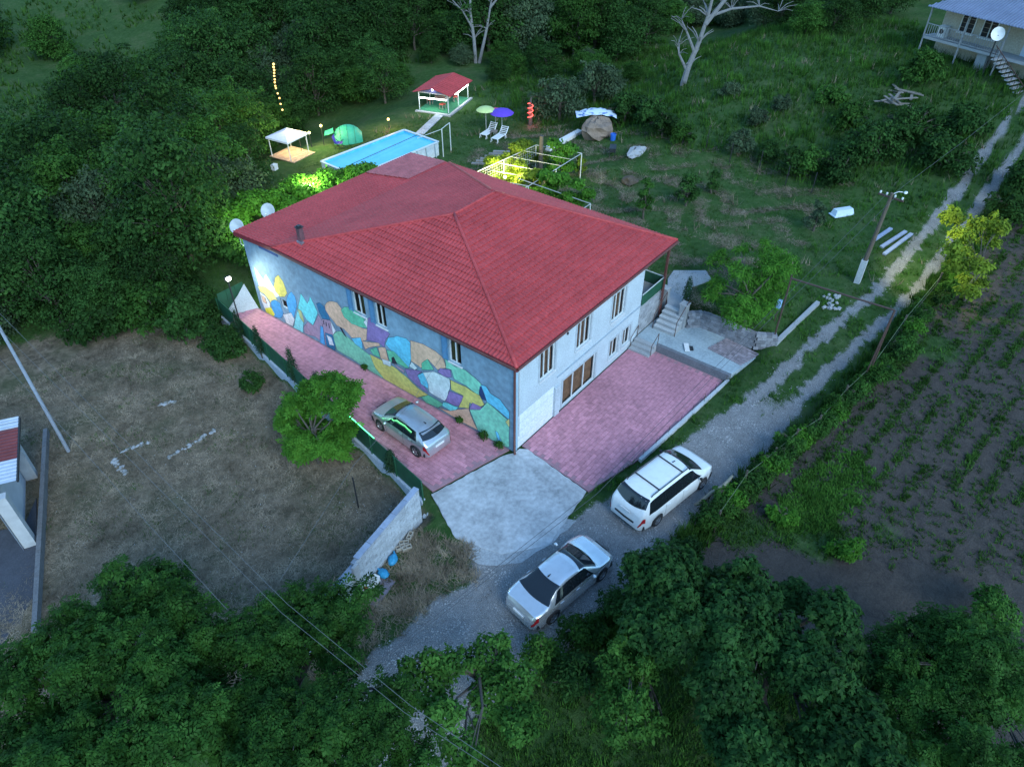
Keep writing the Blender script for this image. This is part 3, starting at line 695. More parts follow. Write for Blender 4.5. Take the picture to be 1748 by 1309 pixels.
landing = thing('raised_landing', 'raised grey concrete landing beside the pink patio', 'terrace', (11,-2,0))
def L(mb): mb.o = np.array([11.,-2,0]); return mb
PADM = mat('pad_concrete', (.33,.40,.44), .85, .3, .9, c2=(.42,.5,.53), fine=9, bmp=.15)
L(MB().prism([(10.95,-.06),(10.95,-5.6),(13.2,-6.1),(14.4,-4.0),(14.5,-2.0),(13.3,-.06)], -.1, .43)).build('slab', PADM, landing)
L(MB().prism([(10.9,-1.35),(10.9,-5.62),(11.12,-5.66),(11.12,-1.35)], -.1, .452)).build('edge_beam', mat('edge_dark',(.16,.17,.19),.9,.3,2,fine=12), landing)
for k in range(3):
    L(MB().box(10.95-.28*(3-k),-1.35,0,10.95-.28*(2-k)-.002,-.08,.14*(k+1)-.0)).build('step', CONC, landing)
for y in (-1.38,-.1):
    L(MB().tube([(10.25,y,.1),(10.25,y,.75)],.02,6).tube([(10.95,y,.43),(10.95,y,1.2)],.02,6).tube([(10.25,y,.75),(10.95,y,1.2)],.02,6)).build('handrail', RUST, landing)
ps = MB()
for i in range(7):
    for j in range(13):
        x = 12.1+i*.22+j*.02; y = -5.75+j*.16-i*.06
        L(MB().box(x,y,.432,x+.2,y+.145,.462+.004*rnd.random())).build('loose_paver', mat('loose_paver',(.30,.255,.28),.8,.3,4,rnd=.25), landing)
t = thing('broken_board', 'pale board lying over a small hole on the concrete landing', 'board', (*at(1172,594,.45)[:2],.43), .6)
MB().box(-.35,-.13,.06,.35,.13,.09).build('board', WHITE, t); MB().box(-.2,-.35,.0,.15,-.1,.06).build('drain_box', DARK, t)

yst = thing('garden_stairs', 'concrete garden stairs rising from the landing to the lawn', 'stairs', (12.3,-1,.43))
def YS(mb): mb.o = np.array([12.3,-1,.43]); return mb
for k in range(5):
    YS(MB().box(12.2+.27*k,-1.68,.43,12.2+.27*(k+1)-.002 if k<4 else 13.8,-.42,.43+.18*(k+1))).build('step', CONC, yst)
    YS(MB().box(12.18+.27*k,-1.7,.43+.18*(k+1)+.001,12.2+.27*(k+1)-.03,-.4,.43+.18*(k+1)+.035)).build('tread', CONC_L, yst)
for y in (-1.74,-.36):
    YS(MB().tube([(12.2,y,.43),(12.2,y,1.35)],.022,6).tube([(13.45,y,1.33),(13.45,y,2.2)],.022,6).tube([(12.2,y,1.35),(13.45,y,2.2)],.022,6)).build('handrail', RUST, yst)
for k, (px, py) in enumerate(((1163,556),(1131,528))):
    p = at(px, py, .5); z = 1.95
    tag(MB((p[0],p[1],.4)).box(p[0]-.2,p[1]-.2,.4,p[0]+.2,p[1]+.2,z).box(p[0]-.24,p[1]-.24,z,p[0]+.24,p[1]+.24,z+.06).build('gate_pillar', CONC, loc=(p[0],p[1],.4)), 'grey concrete gate pillar on the '+('road side of the garden stairs' if k==0 else 'house side of the garden stairs'), 'pillar', 'pillars by the garden stairs')
pth = [tuple(at(*q, 1.34)[:2]) for q in ((1139,523),(1168,533),(1182,490),(1215,478),(1205,462),(1150,462),(1140,476))]
tag(MB().prism(pth, .42, 1.36).build('garden_path', CONC), 'pale concrete path at the top of the garden stairs', kind='structure')
yw = thing('yard_wall', 'low grey stone wall curving along the yard edge above the landing', 'wall', (*at(1180,558,.45)[:2],.4))
pts = [at(*q, .5) for q in ((1170,556),(1195,555),(1225,566),(1255,580),(1285,592),(1320,594))]
path = []
for a, b in zip(pts, pts[1:]):
    for k in range(4): path.append(a+(b-a)*k/4)
path.append(pts[-1])
oy = np.array(yw.location)
for c in range(5):
    for i in range(len(path)-1):
        a, b = path[i], path[i+1]; d = b-a; n = np.array([-d[1],d[0],0])/np.linalg.norm(d)
        s = (c % 2)*.35; a2 = a+d*s; b2 = a+d*(s+.96)
        z0 = .42+c*.2+.02*rnd.random(); w = .14+.02*rnd.random()
        MB(oy).add([(p[0],p[1],z) for z in (z0,z0+.185) for p in (a2-n*w,b2-n*w,b2+n*w,a2+n*w)], [(3,2,1,0),(4,5,6,7),(0,1,5,4),(1,2,6,5),(2,3,7,6),(3,0,4,7)]).build('stone', mat('wall_stone',(.24,.24,.26),.9,.35,4,rnd=.3,fine=20), yw)

# ------------------------------------------------------------------ green fence along the drive, block wall, bits beside it
gf = thing('green_fence', 'green mesh screen fence on a concrete footing along the pink drive', 'fence', (-4.7,1.2,-.6))
og = np.array([-4.7,1.2,-.6])
ya = np.linspace(1.25, 20.4, 11)
for a, b in zip(ya, ya[1:]):
    p = np.array([fence_x(a), a, 0]); q = np.array([fence_x(b), b, 0])
    MB(og).bar(p+(0,.0,.62), q+(0,-.04,.62), .03, 1.1).build('screen_panel', GREENM, gf)
    MB(og).bar(p+(-.02,0,-.3), q+(-.02,-.01,-.3), .2, .66).build('footing', mat('footing',(.42,.48,.55),.85,.25,1.5,fine=10), gf)
for y in ya:
    MB(og).bar((fence_x(y)-.04,y,-.3),(fence_x(y)-.04,y,1.25),.05).build('post', mat('green_post',(.02,.1,.05),.5,.2,4), gf)
MB(og).bar((fence_x(1.25),1.25,1.2),(fence_x(20.4),20.4,1.2),.03).build('top_rail', mat('green_post',(.02,.1,.05)), gf)
gs = thing('green_end_screen', 'dark green screen closing the far end of the pink drive', 'fence', (-1.8,20.3,0))
for k in range(3):
    MB((-1.8,20.3,0)).box(-1.8+k*.58,20.28,0,-1.8+k*.58+.56,20.31,1.5).build('screen_panel', GREENM, gs)
tag(MB((-.7,19.95,0)).add([(-.02,19.3,0),(-1.7,20.1,0),(-.02,20.25,1.35),(-.02,20.1,0),(-1.7,20.25,.06),(-.02,20.3,1.2)],[(0,1,2),(1,4,5,2),(0,2,5,3),(0,3,4,1)]).build('ramp_wall', CONC_L, loc=(-.7,19.95,0)), 'triangular pale concrete ramp wall at the far end of the house', 'wall')
BLK = mat('grey_block', (.42,.46,.50), .9, .3, 3, rnd=.16, fine=24, bmp=.3)
bw = thing('block_wall', 'long grey concrete block wall between the brown field and the road', 'wall', (-5.6,.75,-.1))
A = np.array([-5.5,.75,0]); B = np.array([-12.6,-.45,0]); D = (B-A); LW = np.linalg.norm(D); D /= LW; Nw = np.array([D[1],-D[0],0]); Nw = Nw if Nw[1] < 0 else -Nw
ob = np.array([-5.6,.75,-.1])
def seg(mb, s0, s1, z0, z1, n0, n1):
    P = [A+D*s0+Nw*n0, A+D*s1+Nw*n0, A+D*s1+Nw*n1, A+D*s0+Nw*n1]
    return mb.add([(p[0],p[1],z) for z in (z0,z1) for p in P], [(3,2,1,0),(4,5,6,7),(0,1,5,4),(1,2,6,5),(2,3,7,6),(3,0,4,7)])
top = lambda s: 1.75 if s < 4.2 else 1.5
seg(seg(MB(ob), 0, 4.2, -.8, 1.74, -.1, .06), 4.2, LW, -.8, 1.49, -.1, .06).build('mortar_core', mat('mortar',(.24,.28,.33),.95,.3,6), bw)
for r_ in range(12):
    z0 = -.55+r_*.192; s = -(.2 if r_ % 2 else 0)
    while s < LW:
        a, b = max(s, 0), min(s+.395, LW)
        if b-a > .08 and z0+.18 <= top(a+.05)+.02:
            seg(MB(ob), a, b-.012, z0, z0+.18, .05, .082+.008*rnd.random()).build('block', BLK, bw)
        s += .4
s = 0
while s < LW-.3:
    seg(MB(ob), s, s+.78, top(s+.4)+.002, top(s+.4)+.06, -.14, .11).build('coping', mat('coping',(.28,.33,.42),.9,.25,3,rnd=.1), bw); s += .8
seg(MB(ob), 4.12, 4.4, -.6, 1.76, .083, .2).build('buttress', CONC, bw)
for k, (px, py, nm) in enumerate(((700,918,'highest'),(690,930,'middle'),(684,938,'lower left'),(695,938,'lower right'))):
    p = at(px, py); t = thing('hollow_block', 'loose hollow concrete block beside the block wall, '+nm+' of the four', 'block', p+(0,0,.02), rnd.uniform(0,3), 'loose hollow blocks')
    m = MB()
    for x0, x1 in ((-.2,-.16),(-.02,.02),(.16,.2)): m.box(x0,-.095,0,x1,.095,.19)
    m.box(-.16,-.095,0,-.02,-.06,.188).box(.02,-.095,0,.16,-.06,.188).box(-.16,.06,0,-.02,.095,.188).box(.02,.06,0,.16,.095,.188)
    m.build('block_shell', mat('tan_block',(.36,.33,.28),.9,.3,5), t)
TARP = mat('blue_tarp', (.03,.30,.55), .5, .3, 4)
for k, (px, py) in enumerate(((671,958),(655,982))):
    p = at(px, py); t = thing('blue_sack', 'crumpled bright blue sack by the block wall, '+('farther from' if k==0 else 'nearer')+' the white box', 'sack', p, .5+k, 'blue sacks')
    r2 = random.Random(k); MB().blob((0,0,.14),(.27,.18,.13),14,9,.18,r2).build('sack_body', TARP, t, True)
    MB().tube([(.22,0,.16),(.3,.02,.2),(.34,.05,.17)],[.07,.03,.05],8).build('tied_neck', TARP, t)
p = at(637,1000); t = thing('white_box', 'white box standing on a flat grey board by the block wall', 'box', p, R(12))
MB().box(-.3,-.15,.06,.3,.15,.34).build('box_body', WHITE, t); MB().box(-.31,-.16,.342,.31,.16,.37).build('lid', WHITE, t)
MB().box(-.35,-.19,.06,-.303,.19,.3).build('red_side', mat('red_plastic',(.45,.04,.04),.5,.2,4), t)
tag(MB().box(-.6,-.5,0,.7,.35,.05).build('flat_board', mat('grey_board',(.22,.2,.25),.8,.3,3), loc=at(640,1008), rot=(0,0,R(12))), 'flat grey board lying in the grass by the block wall', 'board')
for k, (px, py) in enumerate(((727,881),(733,877))):
    tag(MB().blob((0,0,.05),(.16,.11,.09),8,6,.2,random.Random(k)).build('white_stone', CONC_L, loc=at(px,py)), 'white stone in the grass by the end of the block wall, '+('smaller left' if k==0 else 'larger right')+' one', 'stone', 'white stones')
p = at(612,866); tag(MB((p[0],p[1],p[2])).bar(p, p+(.03,.02,1.9), .05).build('iron_post', DARK, loc=p), 'dark iron post standing in the field before the concrete footing', 'post')

# ------------------------------------------------------------------ cars
def car_mats(nm, paint, rough=.28, metal=.0):
    m, nt, bs = mk('paint_'+nm); bs.inputs['Base Color'].default_value = rgb(paint); bs.inputs['Roughness'].default_value = rough
    bs.inputs['Metallic'].default_value = metal; bs.inputs['Coat Weight'].default_value = .6; bs.inputs['Coat Roughness'].default_value = .06
    no = noise(nt, 3.5, 5, .6); c = mixc(nt, ramp(nt, no.outputs[0], [(.45,(0,0,0)),(.75,(.18,.18,.18))]).outputs[0], paint, (.3,.27,.24)); nt.links.new(c, bs.inputs['Base Color'])
    return m
CGLASS, _nt, _b = mk('car_glass'); _b.inputs['Base Color'].default_value = (.012,.016,.02,1); _b.inputs['Roughness'].default_value = .04; _b.inputs['Specular IOR Level'].default_value = .7
TYRE = mat('tyre', (.02,.02,.022), .85, .2, 8); RIM = mat('rim', (.4,.41,.43), .35, .15, 6, metal=.8)
REDL = mat('red_lamp', (.42,.015,.02), .15, .2, 6); CLEARL = mat('clear_lamp', (.55,.6,.62), .1, .15, 6); BLKP = mat('black_plastic', (.02,.02,.022), .6, .2, 6)
def make_car(name, label, spec, pos, heading):
    Lc, W2 = spec['L'], spec['W']/2; t = thing(name, label, 'car', pos, heading)
    zt = lambda x: np.interp(x, *zip(*spec['top'])); zb = lambda x: np.interp(x, *zip(*spec['belt']))
    ax = spec['axles']; ra = .37*spec.get('wr',1)
    def w(x): return W2*np.interp(x, [0,.08,.35,.9,Lc-1.1,Lc-.45,Lc-.12,Lc], [.74,.84,.94,1,1,.95,.82,.62])
    def z0(x):
        z = .24 + .10*max(0,(.25-x))/.25 + .06*max(0,(x-Lc+.3))/.3
        for a in ax:
            if abs(x-a) < ra: z = max(z, .31+math.sqrt(max(ra*ra-(x-a)**2,0))*.98)
        return z
    roofw = lambda x: np.interp(x, *zip(*spec['rw']))*W2
    def sec(x):
        b, tp, a = zb(x), zt(x), z0(x); ww = w(x); b = min(b, tp-.004); gh = ss(.02,.25,tp-b)
        wr = ww*.97*(1-gh) + min(roofw(x), ww*.97)*gh
        wr2 = ww*.80*(1-gh)+wr*.9*gh
        return [(ww*.965,a),(ww*1.0,a+(b-a)*.45),(ww*.995,a+(b-a)*.8),(ww*.975,b),(wr,tp-.05*gh-.02*(1-gh)),(wr2,tp-.012),(wr2*.55,tp+.012),(0,tp+.02)]
    def surf(x, v, off=0.):
        s = sec(x); i = min(int(v), len(s)-2); f = v-i; y = s[i][0]+(s[i+1][0]-s[i][0])*f; z = s[i][1]+(s[i+1][1]-s[i][1])*f
        if off:
            dy = s[i+1][0]-s[i][0]; dz = s[i+1][1]-s[i][1]; l = math.hypot(dy,dz) or 1
            y += off*dz/l; z += off*(-dy)/l
        return y, z
    xs = sorted(set([round(v,3) for v in np.linspace(0, Lc, 64)] + [round(a+s*ra*k,3) for a in ax for s in (-1,1) for k in (.999,.93,.8,.5,.0)] + [p[0] for p in spec['top']]))
    body = MB(); nv = 8; rows = []
    for x in xs:
        s = sec(x); r = len(body.v)
        for sg in (1,):
            for y, z in s: body.v.append(np.array([x, y, z]))
            for y, z in s[:-1][::-1]: body.v.append(np.array([x, -y, z]))
        rows.append(r)
    m = 15
    for a, b in zip(rows, rows[1:]):
        for k in range(m-1): body.f.append((a+k, b+k, b+k+1, a+k+1))
    body.f.append(tuple(rows[0]+k for k in range(m))); body.f.append(tuple(rows[-1]+k for k in range(m))[::-1])
    P = spec['paint']; bo = body.build('body', P, t, True)
    MB().box(.2,-W2*.9,.26,Lc-.2,W2*.9,.5).build('underside', BLKP, t)
    def patch(nm, x0, x1, v0, v1, material, parent, side=0, off=.006, nxs=10, nvs=6, shape=None):
        """side 0: across the car (both halves), +1/-1 one flank"""
        mb = MB(); g = []
        vs = np.linspace(v0, v1, nvs)
        if side == 0: vv = [(1,v) for v in vs] + [(-1,v) for v in vs[:-1][::-1]]
        else: vv = [(side,v) for v in vs]
        for i in range(nxs+1):
            f = i/nxs
            for sg, v in vv:
                a, b = x0, x1
                if shape: a, b = shape((v-v0)/(v1-v0) if side else surf((x0+x1)/2,v)[0]/surf((x0+x1)/2,v0)[0], a, b)
                x = a+(b-a)*f; y, z = surf(x, v, off); mb.v.append(np.array([x, sg*y, z]))
        c = len(vv)
        for i in range(nxs):
            for k in range(c-1): mb.f.append((i*c+k, (i+1)*c+k, (i+1)*c+k+1, i*c+k+1))
        return mb.build(nm, material, parent, True)
    fw, rw_ = spec['wind'], spec['rear']
    patch('windscreen', fw[0], fw[1], 4.25, 7, CGLASS, t, 0, .012, 10, 8, lambda f, a, b: (a-.12*f*f, b-.2*f*f))
    patch('rear_window', rw_[0], rw_[1], 4.3, 7, CGLASS, t, 0, .016, 8, 8, lambda f, a, b: (a+.12*f*f, b+.1*f*f))
    for sg in (1,-1):
        for a, b in spec['side']:
            patch('side_window', a, b, 3.12, 3.93, CGLASS, t, sg, .007, 10, 4, lambda f, p, q: (p+f*spec['slant'][0]*(p == spec['side'][0][0]), q-f*spec['slant'][1]*(q == spec['side'][-1][1])))
        patch('tail_lamp', .0, .26, 1.55, 2.95, REDL, t, sg, .012, 4, 3)
        patch('headlamp', Lc-.42, Lc-.12, 2.35, 3.0, CLEARL, t, sg, .008, 5, 3)
        for d in spec['doors']: patch('door_gap', d, d+.014, .4, 3.0, BLKP, t, sg, .003, 1, 6)
        for d in spec['doors'][:2]:
            y, z = surf(d+.15, 2.6, .02); MB().box(d+.08,sg*y-.015,z-.015,d+.26,sg*y+.015,z+.015).build('door_handle', P, t)
        xm = spec['mirror']; y, z = surf(xm, 3., .1)
        MB().blob((xm, sg*(y+.06), z+.06), (.07,.1,.075), 10, 7).build('wing_mirror', spec.get('mir', P), t, True)
        for a in ax:
            wy = sg*(w(a)-.10); wh = MB().lathe([(.2,-.10),(.30,-.105),(.325,-.08),(.33,0),(.325,.08),(.30,.105),(.2,.10)], 22)
            wo = wh.build('wheel', TYRE, t, True, loc=(a, wy, .33), rot=(R(90),0,0))
            rm = MB().lathe([(.0,.075),(.05,.085),(.07,.07)], 12)
            for k in range(5):
                an = 2*math.pi*k/5; c_, s_ = math.cos(an), math.sin(an); pz = .078
                rm.bar((.05*c_,.05*s_,pz),(.2*c_,.2*s_,pz+.01),.055,.03)
            rm.lathe([(.19,.06),(.2,.1),(.215,.1),(.215,.05)], 22)
            rm2 = MB(); rm2.v = [np.array([v[0],v[1],v[2]*(-sg)]) for v in rm.v]; rm2.f = rm.f if sg < 0 else [f[::-1] for f in rm.f]
            rm2.build('rim', RIM, wo)
            MB().lathe([(0,.05),(.2,.05)],16).build('brake_disc', BLKP, wo)
    patch('rear_bumper_strip', .0, .05, 1.0, 1.5, BLKP if spec.get('dark_bumper') else P, t, 1, .014, 2, 3)
    zp = spec['plate']; MB().box(-.025,-.26,zp,-.008+.02,.26,zp+.11).build('number_plate', WHITE, t)
    MB().box(Lc-.03,-.3,.5,Lc+.012,.3,.62).build('grille', BLKP, t)
    for ex in spec.get('extra', []): ex(t, surf, zt, W2, P)
    return t
def antenna(x):
    def f(t, surf, zt, W2, P): MB().add([(x-.1,-.03,zt(x)+.015),(x+.1,-.02,zt(x)+.015),(x+.1,.02,zt(x)+.015),(x-.1,.03,zt(x)+.015),(x-.1,0,zt(x)+.08)],[(0,1,4),(1,2,4),(2,3,4),(3,0,4)]).build('roof_antenna', BLKP, t)
    return f
def rails(t, surf, zt, W2, P):
    for sg in (1,-1): MB().tube([(.75,sg*.66,zt(.75)+.01),(.85,sg*.66,1.80),(3.2,sg*.66,1.80),(3.3,sg*.66,zt(3.3)+.0)],.022,6).build('roof_rail', BLKP, t)
    for x in (1.25,2.75): MB().bar((x,-.66,1.82),(x,.66,1.82),.05,.03).build('crossbar', BLKP, t)
    MB().tube([(.012,.5,.62),(.0,0,.6),(.012,-.5,.62)],.05,6).build('bumper_insert', BLKP, t)
def spoiler(t, surf, zt, W2, P): MB().add([(.5,-.55,1.33),(.5,.55,1.33),(.85,.56,1.425),(.85,-.56,1.425),(.5,-.55,1.30),(.5,.55,1.30)],[(0,1,2,3),(4,5,1,0)]).build('spoiler', P, t)
SILV = car_mats('silver', (.80,.82,.83), .26, .72); WPAINT = car_mats('white', (.78,.8,.8), .3, 0); GREYS = car_mats('grey_silver', (.58,.60,.61), .28, .72)
g = lambda p, q: math.atan2(q[1]-p[1], q[0]-p[0])
sed = dict(L=4.55, W=1.80, axles=(.98,3.68), paint=SILV, wr=1., top=[(0,.62),(.05,.86),(.16,1.0),(.62,1.06),(.85,1.13),(1.4,1.40),(1.9,1.475),(2.5,1.47),(2.85,1.41),(3.5,1.03),(3.7,.97),(4.2,.86),(4.42,.74),(4.52,.55),(4.55,.45)],
  belt=[(0,.6),(.2,.98),(.8,.98),(3.4,.93),(3.8,.9),(4.3,.76),(4.55,.45)], rw=[(0,.9),(.7,.82),(1.4,.66),(2,.64),(2.8,.66),(3.5,.86),(4.5,.9)],
  wind=(2.72,3.56), rear=(.66,1.46), side=((1.02,2.066),(2.07,3.16)), slant=(.35,.3), doors=(1.22,2.07,3.2), mirror=3.0, plate=.62, extra=[antenna(1.6)])
van = dict(L=5.05, W=1.98, axles=(1.05,4.13), paint=WPAINT, top=[(0,.55),(.04,.8),(.1,1.05),(.2,1.2),(.5,1.66),(.8,1.75),(1.6,1.78),(2.8,1.77),(3.3,1.70),(4.15,1.16),(4.3,1.1),(4.7,.98),(4.92,.80),(5.02,.6),(5.05,.45)],
  belt=[(0,.55),(.12,.98),(3.9,1.0),(4.3,.98),(4.8,.82),(5.05,.45)], rw=[(0,.9),(.2,.84),(.6,.74),(3.2,.74),(4.2,.88),(5,.9)],
  wind=(3.28,4.2), rear=(.2,.54), side=((.46,1.498),(1.502,2.628),(2.632,3.9)), slant=(.12,.55), doors=(1.48,2.63,3.75), mirror=3.65, plate=.95, dark_bumper=True, mir=BLKP, extra=[rails, antenna(3.0)])
hat = dict(L=4.2, W=1.76, axles=(.78,3.33), paint=GREYS, top=[(0,.5),(.03,.75),(.1,.92),(.22,1.02),(.62,1.36),(.85,1.43),(1.5,1.475),(2.1,1.46),(2.5,1.39),(3.2,1.03),(3.4,.97),(3.85,.84),(4.05,.72),(4.17,.5),(4.2,.42)],
  belt=[(0,.5),(.15,.93),(3.1,.92),(3.5,.88),(3.9,.76),(4.2,.42)], rw=[(0,.9),(.3,.8),(.8,.67),(2.3,.66),(3.2,.86),(4.2,.9)],
  wind=(2.48,3.22), rear=(.24,.6), side=((.7,1.576),(1.58,2.8)), slant=(.15,.45), doors=(.95,1.58,2.8), mirror=2.65, plate=.68, extra=[spoiler, antenna(.95)])
def place_car(nm, lb, spec, c0, c1, side):
    """c0, c1: ground contacts of rear and front wheel on one side (+1 left, -1 right)"""
    c0, c1 = np.array(c0), np.array(c1); a = g(c0, c1); d = np.array([math.cos(a), math.sin(a)]); n = np.array([-d[1], d[0]])
    mid = (c0+c1)/2; o = mid - d*(spec['axles'][0]+spec['axles'][1])/2 - n*side*(spec['W']/2-.05)
    return make_car(nm, lb, spec, (o[0], o[1], float(terrain(o[0]+d[0]*2, o[1]+d[1]*2))+.005), a)
place_car('sedan', 'silver four-door sedan parked on the gravel nearest the camera', sed, (-6.11,-6.63), (-3.38,-7.05), -1)
place_car('minivan', 'white minivan with roof rails parked beside the pink patio', van, (.28,-7.38), (3.39,-7.94), -1)
hc = place_car('hatchback', 'grey silver hatchback parked on the pink drive by the mural', hat, (-3.06,3.38), (-2.87,5.87), 1); hc.location.z = .035
# ------------------------------------------------------------------ lamps
def lamp(name, label, p, energy, color, size=.08, fixture=None, cat='lamp', spot=None, parent=None, group=None):
    t = parent or thing(name, label, cat, p, 0, group)
    ld = bpy.data.lights.new('bulb_light', 'SPOT' if spot else 'POINT'); ld.energy = energy; ld.color = color; ld.shadow_soft_size = size
    lo = link('bulb_light', ld, t, (0,0,0))
    if spot:
        ld.spot_size = spot[1]; ld.spot_blend = .6
        lo.rotation_euler = Vector(spot[0]).to_track_quat('-Z','Y').to_euler()
    return t
# floodlight beside the far end of the drive, lighting the mural wall
p = at(388,476,3.0)
fl = thing('floodlight', 'blazing white floodlight on a pole by the far end of the fence', 'floodlight', (p[0],p[1],float(terrain(p[0],p[1]))))
h = p[2]-float(terrain(p[0],p[1]))
MB().tube([(0,0,0),(0,0,h)],.04,8).build('pole', DARK, fl)
MB().box(-.16,-.06,h-.1,.16,.06,h+.14).build('housing', DARK, fl)
MB().blob((.02,-.1,h+.02),(.15,.09,.12),12,8).build('lens', emit('flood_white',(.95,1,.92),12), fl, True)
ld = bpy.data.lights.new('flood_beam','SPOT'); ld.energy = 170; ld.color = (.93,1,.88); ld.spot_size = R(150); ld.spot_blend = .8; ld.shadow_soft_size = .15
lo = link('flood_beam', ld, fl, (.1,-.22,h+.02)); lo.rotation_euler = Vector((.75,-.75,-.45)).to_track_quat('-Z','Y').to_euler()

# ------------------------------------------------------------------ pool
PW = [at(548,276,1.65), at(690,222,1.65), at(747,243,1.65)]
ux = PW[1]-PW[0]; lx = np.linalg.norm(ux[:2]); ang = math.atan2(ux[1], ux[0]); uy = PW[2]-PW[1]; ly = np.linalg.norm(uy[:2])
zp = .5; pool = thing('frame_pool', 'rectangular steel frame swimming pool filled with bright blue water', 'pool', (PW[0][0],PW[0][1],zp), ang)
PL, PWd, PH = lx, ly, 1.15
POOLS = mat('pool_skin', (.55,.62,.66), .5, .2, 3); POOLB = mat('pool_liner', (.10,.50,.78), .5, .12, 1.5, fine=6)
# local: x along the long back side, -y towards the house
MB().add([(0,0,0),(PL,0,0),(PL,0,PH),(0,0,PH),(0,-PWd,0),(PL,-PWd,0),(PL,-PWd,PH),(0,-PWd,PH)],[(0,1,2,3),(5,4,7,6),(1,5,6,2),(4,0,3,7)]).build('outer_skin', POOLS, pool)
MB().add([(.15,-.15,.05),(PL-.15,-.15,.05),(PL-.15,-PWd+.15,.05),(.15,-PWd+.15,.05),(.15,-.15,PH),(PL-.15,-.15,PH),(PL-.15,-PWd+.15,PH),(.15,-PWd+.15,PH)],[(3,2,1,0),(0,1,5,4),(1,2,6,5),(2,3,7,6),(3,0,4,7)]).build('liner', POOLB, pool)
wm, nt, bs = mk('pool_water'); bs.inputs['Base Color'].default_value = (.12,.62,.85,1); bs.inputs['Roughness'].default_value = .05
n1 = noise(nt, 3, 3, .5); bump(nt, bs, n1.outputs[0], .12, .05)
n2 = noise(nt, .6, 3, .6); nt.links.new(ramp(nt, n2.outputs[0], [(.3,(.08,.50,.78)),(.7,(.14,.62,.86))]).outputs[0], bs.inputs['Base Color'])
MB().add([(.15,-.15,PH-.12),(PL-.15,-.15,PH-.12),(PL-.15,-PWd+.15,PH-.12),(.15,-PWd+.15,PH-.12)],[(3,2,1,0)]).build('water', wm, pool)
rm = MB()
for a, b in (((0,0),(PL,0)),((PL,0),(PL,-PWd)),((PL,-PWd),(0,-PWd)),((0,-PWd),(0,0))):
    MB().bar((a[0],a[1],PH+.02),(b[0],b[1],PH+.02),.17,.06).build('rim', mat('pool_rim',(.62,.7,.74),.5,.1,4), pool)
for k in range(9):
    x = PL*(k+.5)/9
    for y in (.06,-PWd-.06): MB().bar((x,y*1.0+(.12 if y>0 else -.12),0),(x,y,PH),.06).build('frame_leg', mat('pool_leg',(.4,.5,.53),.5,.15,4), pool)
for k in range(7):
    y = -PWd*(k+.5)/7
    for x in (-.06,PL+.06): MB().bar((x+(.14 if x>0 else -.14),y,0),(x,y,PH),.06).build('frame_leg', mat('pool_leg',(.4,.5,.53)), pool)
MB().bar((1.2,-PWd*.55,PH+.03),(PL-.1,-PWd*.42,PH+.03),.03).build('pool_pole', DARK, pool)
q = at(757,268); net = thing('pipe_arch', 'white pipe frame with two tall posts beside the pool', 'frame', q)
q2 = at(770,258)-q
MB().tube([(0,0,0),(0,0,2.3)],.04,6).build('post', WPIPE, net); MB().tube([q2,q2+(0,0,2.35)],.04,6).build('post', WPIPE, net)
MB().tube([(0,0,2.3),q2+(0,0,2.35)],.03,6).tube([(0,0,2.28),(-1.9,.9,1.9)],.02,6).build('crosspiece', WPIPE, net)
q = at(740,285,.6); t = thing('sand_filter', 'small pale green pump and filter at the near end of the pool', 'pump', (q[0],q[1],.5))
MB().lathe([(0,.5),(.16,.46),(.2,.3),(.2,.08),(.15,0)],14).build('tank', mat('pump_green',(.3,.6,.5),.5,.2,4), t, True); MB().box(.2,-.12,0,.6,.12,.25).build('motor', WHITE, t)
# plank path to the gazebo
a, b = at(716,230), at(752,196); t = thing('plank_path', 'pale plank path leading from the pool to the lit gazebo', 'path', a); d = b-a; n = np.array([-d[1],d[0],0]); n /= np.linalg.norm(n)
for k in range(18):
    s0, s1 = a+d*k/18, a+d*(k+.86)/18
    MB(a).add([(*(p[:2]),p[2]+z) for z in (.02,.08) for p in (s0-n*.4,s1-n*.4,s1+n*.4,s0+n*.4)],[(3,2,1,0),(4,5,6,7),(0,1,5,4),(1,2,6,5),(2,3,7,6),(3,0,4,7)]).build('plank', mat('pale_plank',(.45,.48,.5),.8,.2,4,rnd=.15), t)
# wooden steps in the lawn
a, b = at(818,283), at(862,262); t = thing('log_steps', 'short flight of weathered timber steps in the lawn', 'steps', a); d = b-a
for k in range(6):
    c = a+d*(k+.5)/6; n = np.array([-.55,.83,0]); 
    MB(a).bar(c-n*.8+(0,0,.08+.03*k),c+n*.8+(0,0,.08+.03*k),.26,.1).build('tread', mat('grey_timber',(.28,.26,.24),.85,.25,5,rnd=.15), t)
# white garden wall strip beyond the pergola
a, b = at(935,258), at(990,228); t = thing('white_wall', 'low whitewashed concrete strip behind the vine pergola', 'wall', a)
MB(a).bar(a+(0,0,.1), b+(0,0,.1), .5, .45).build('strip', WHITE, t)

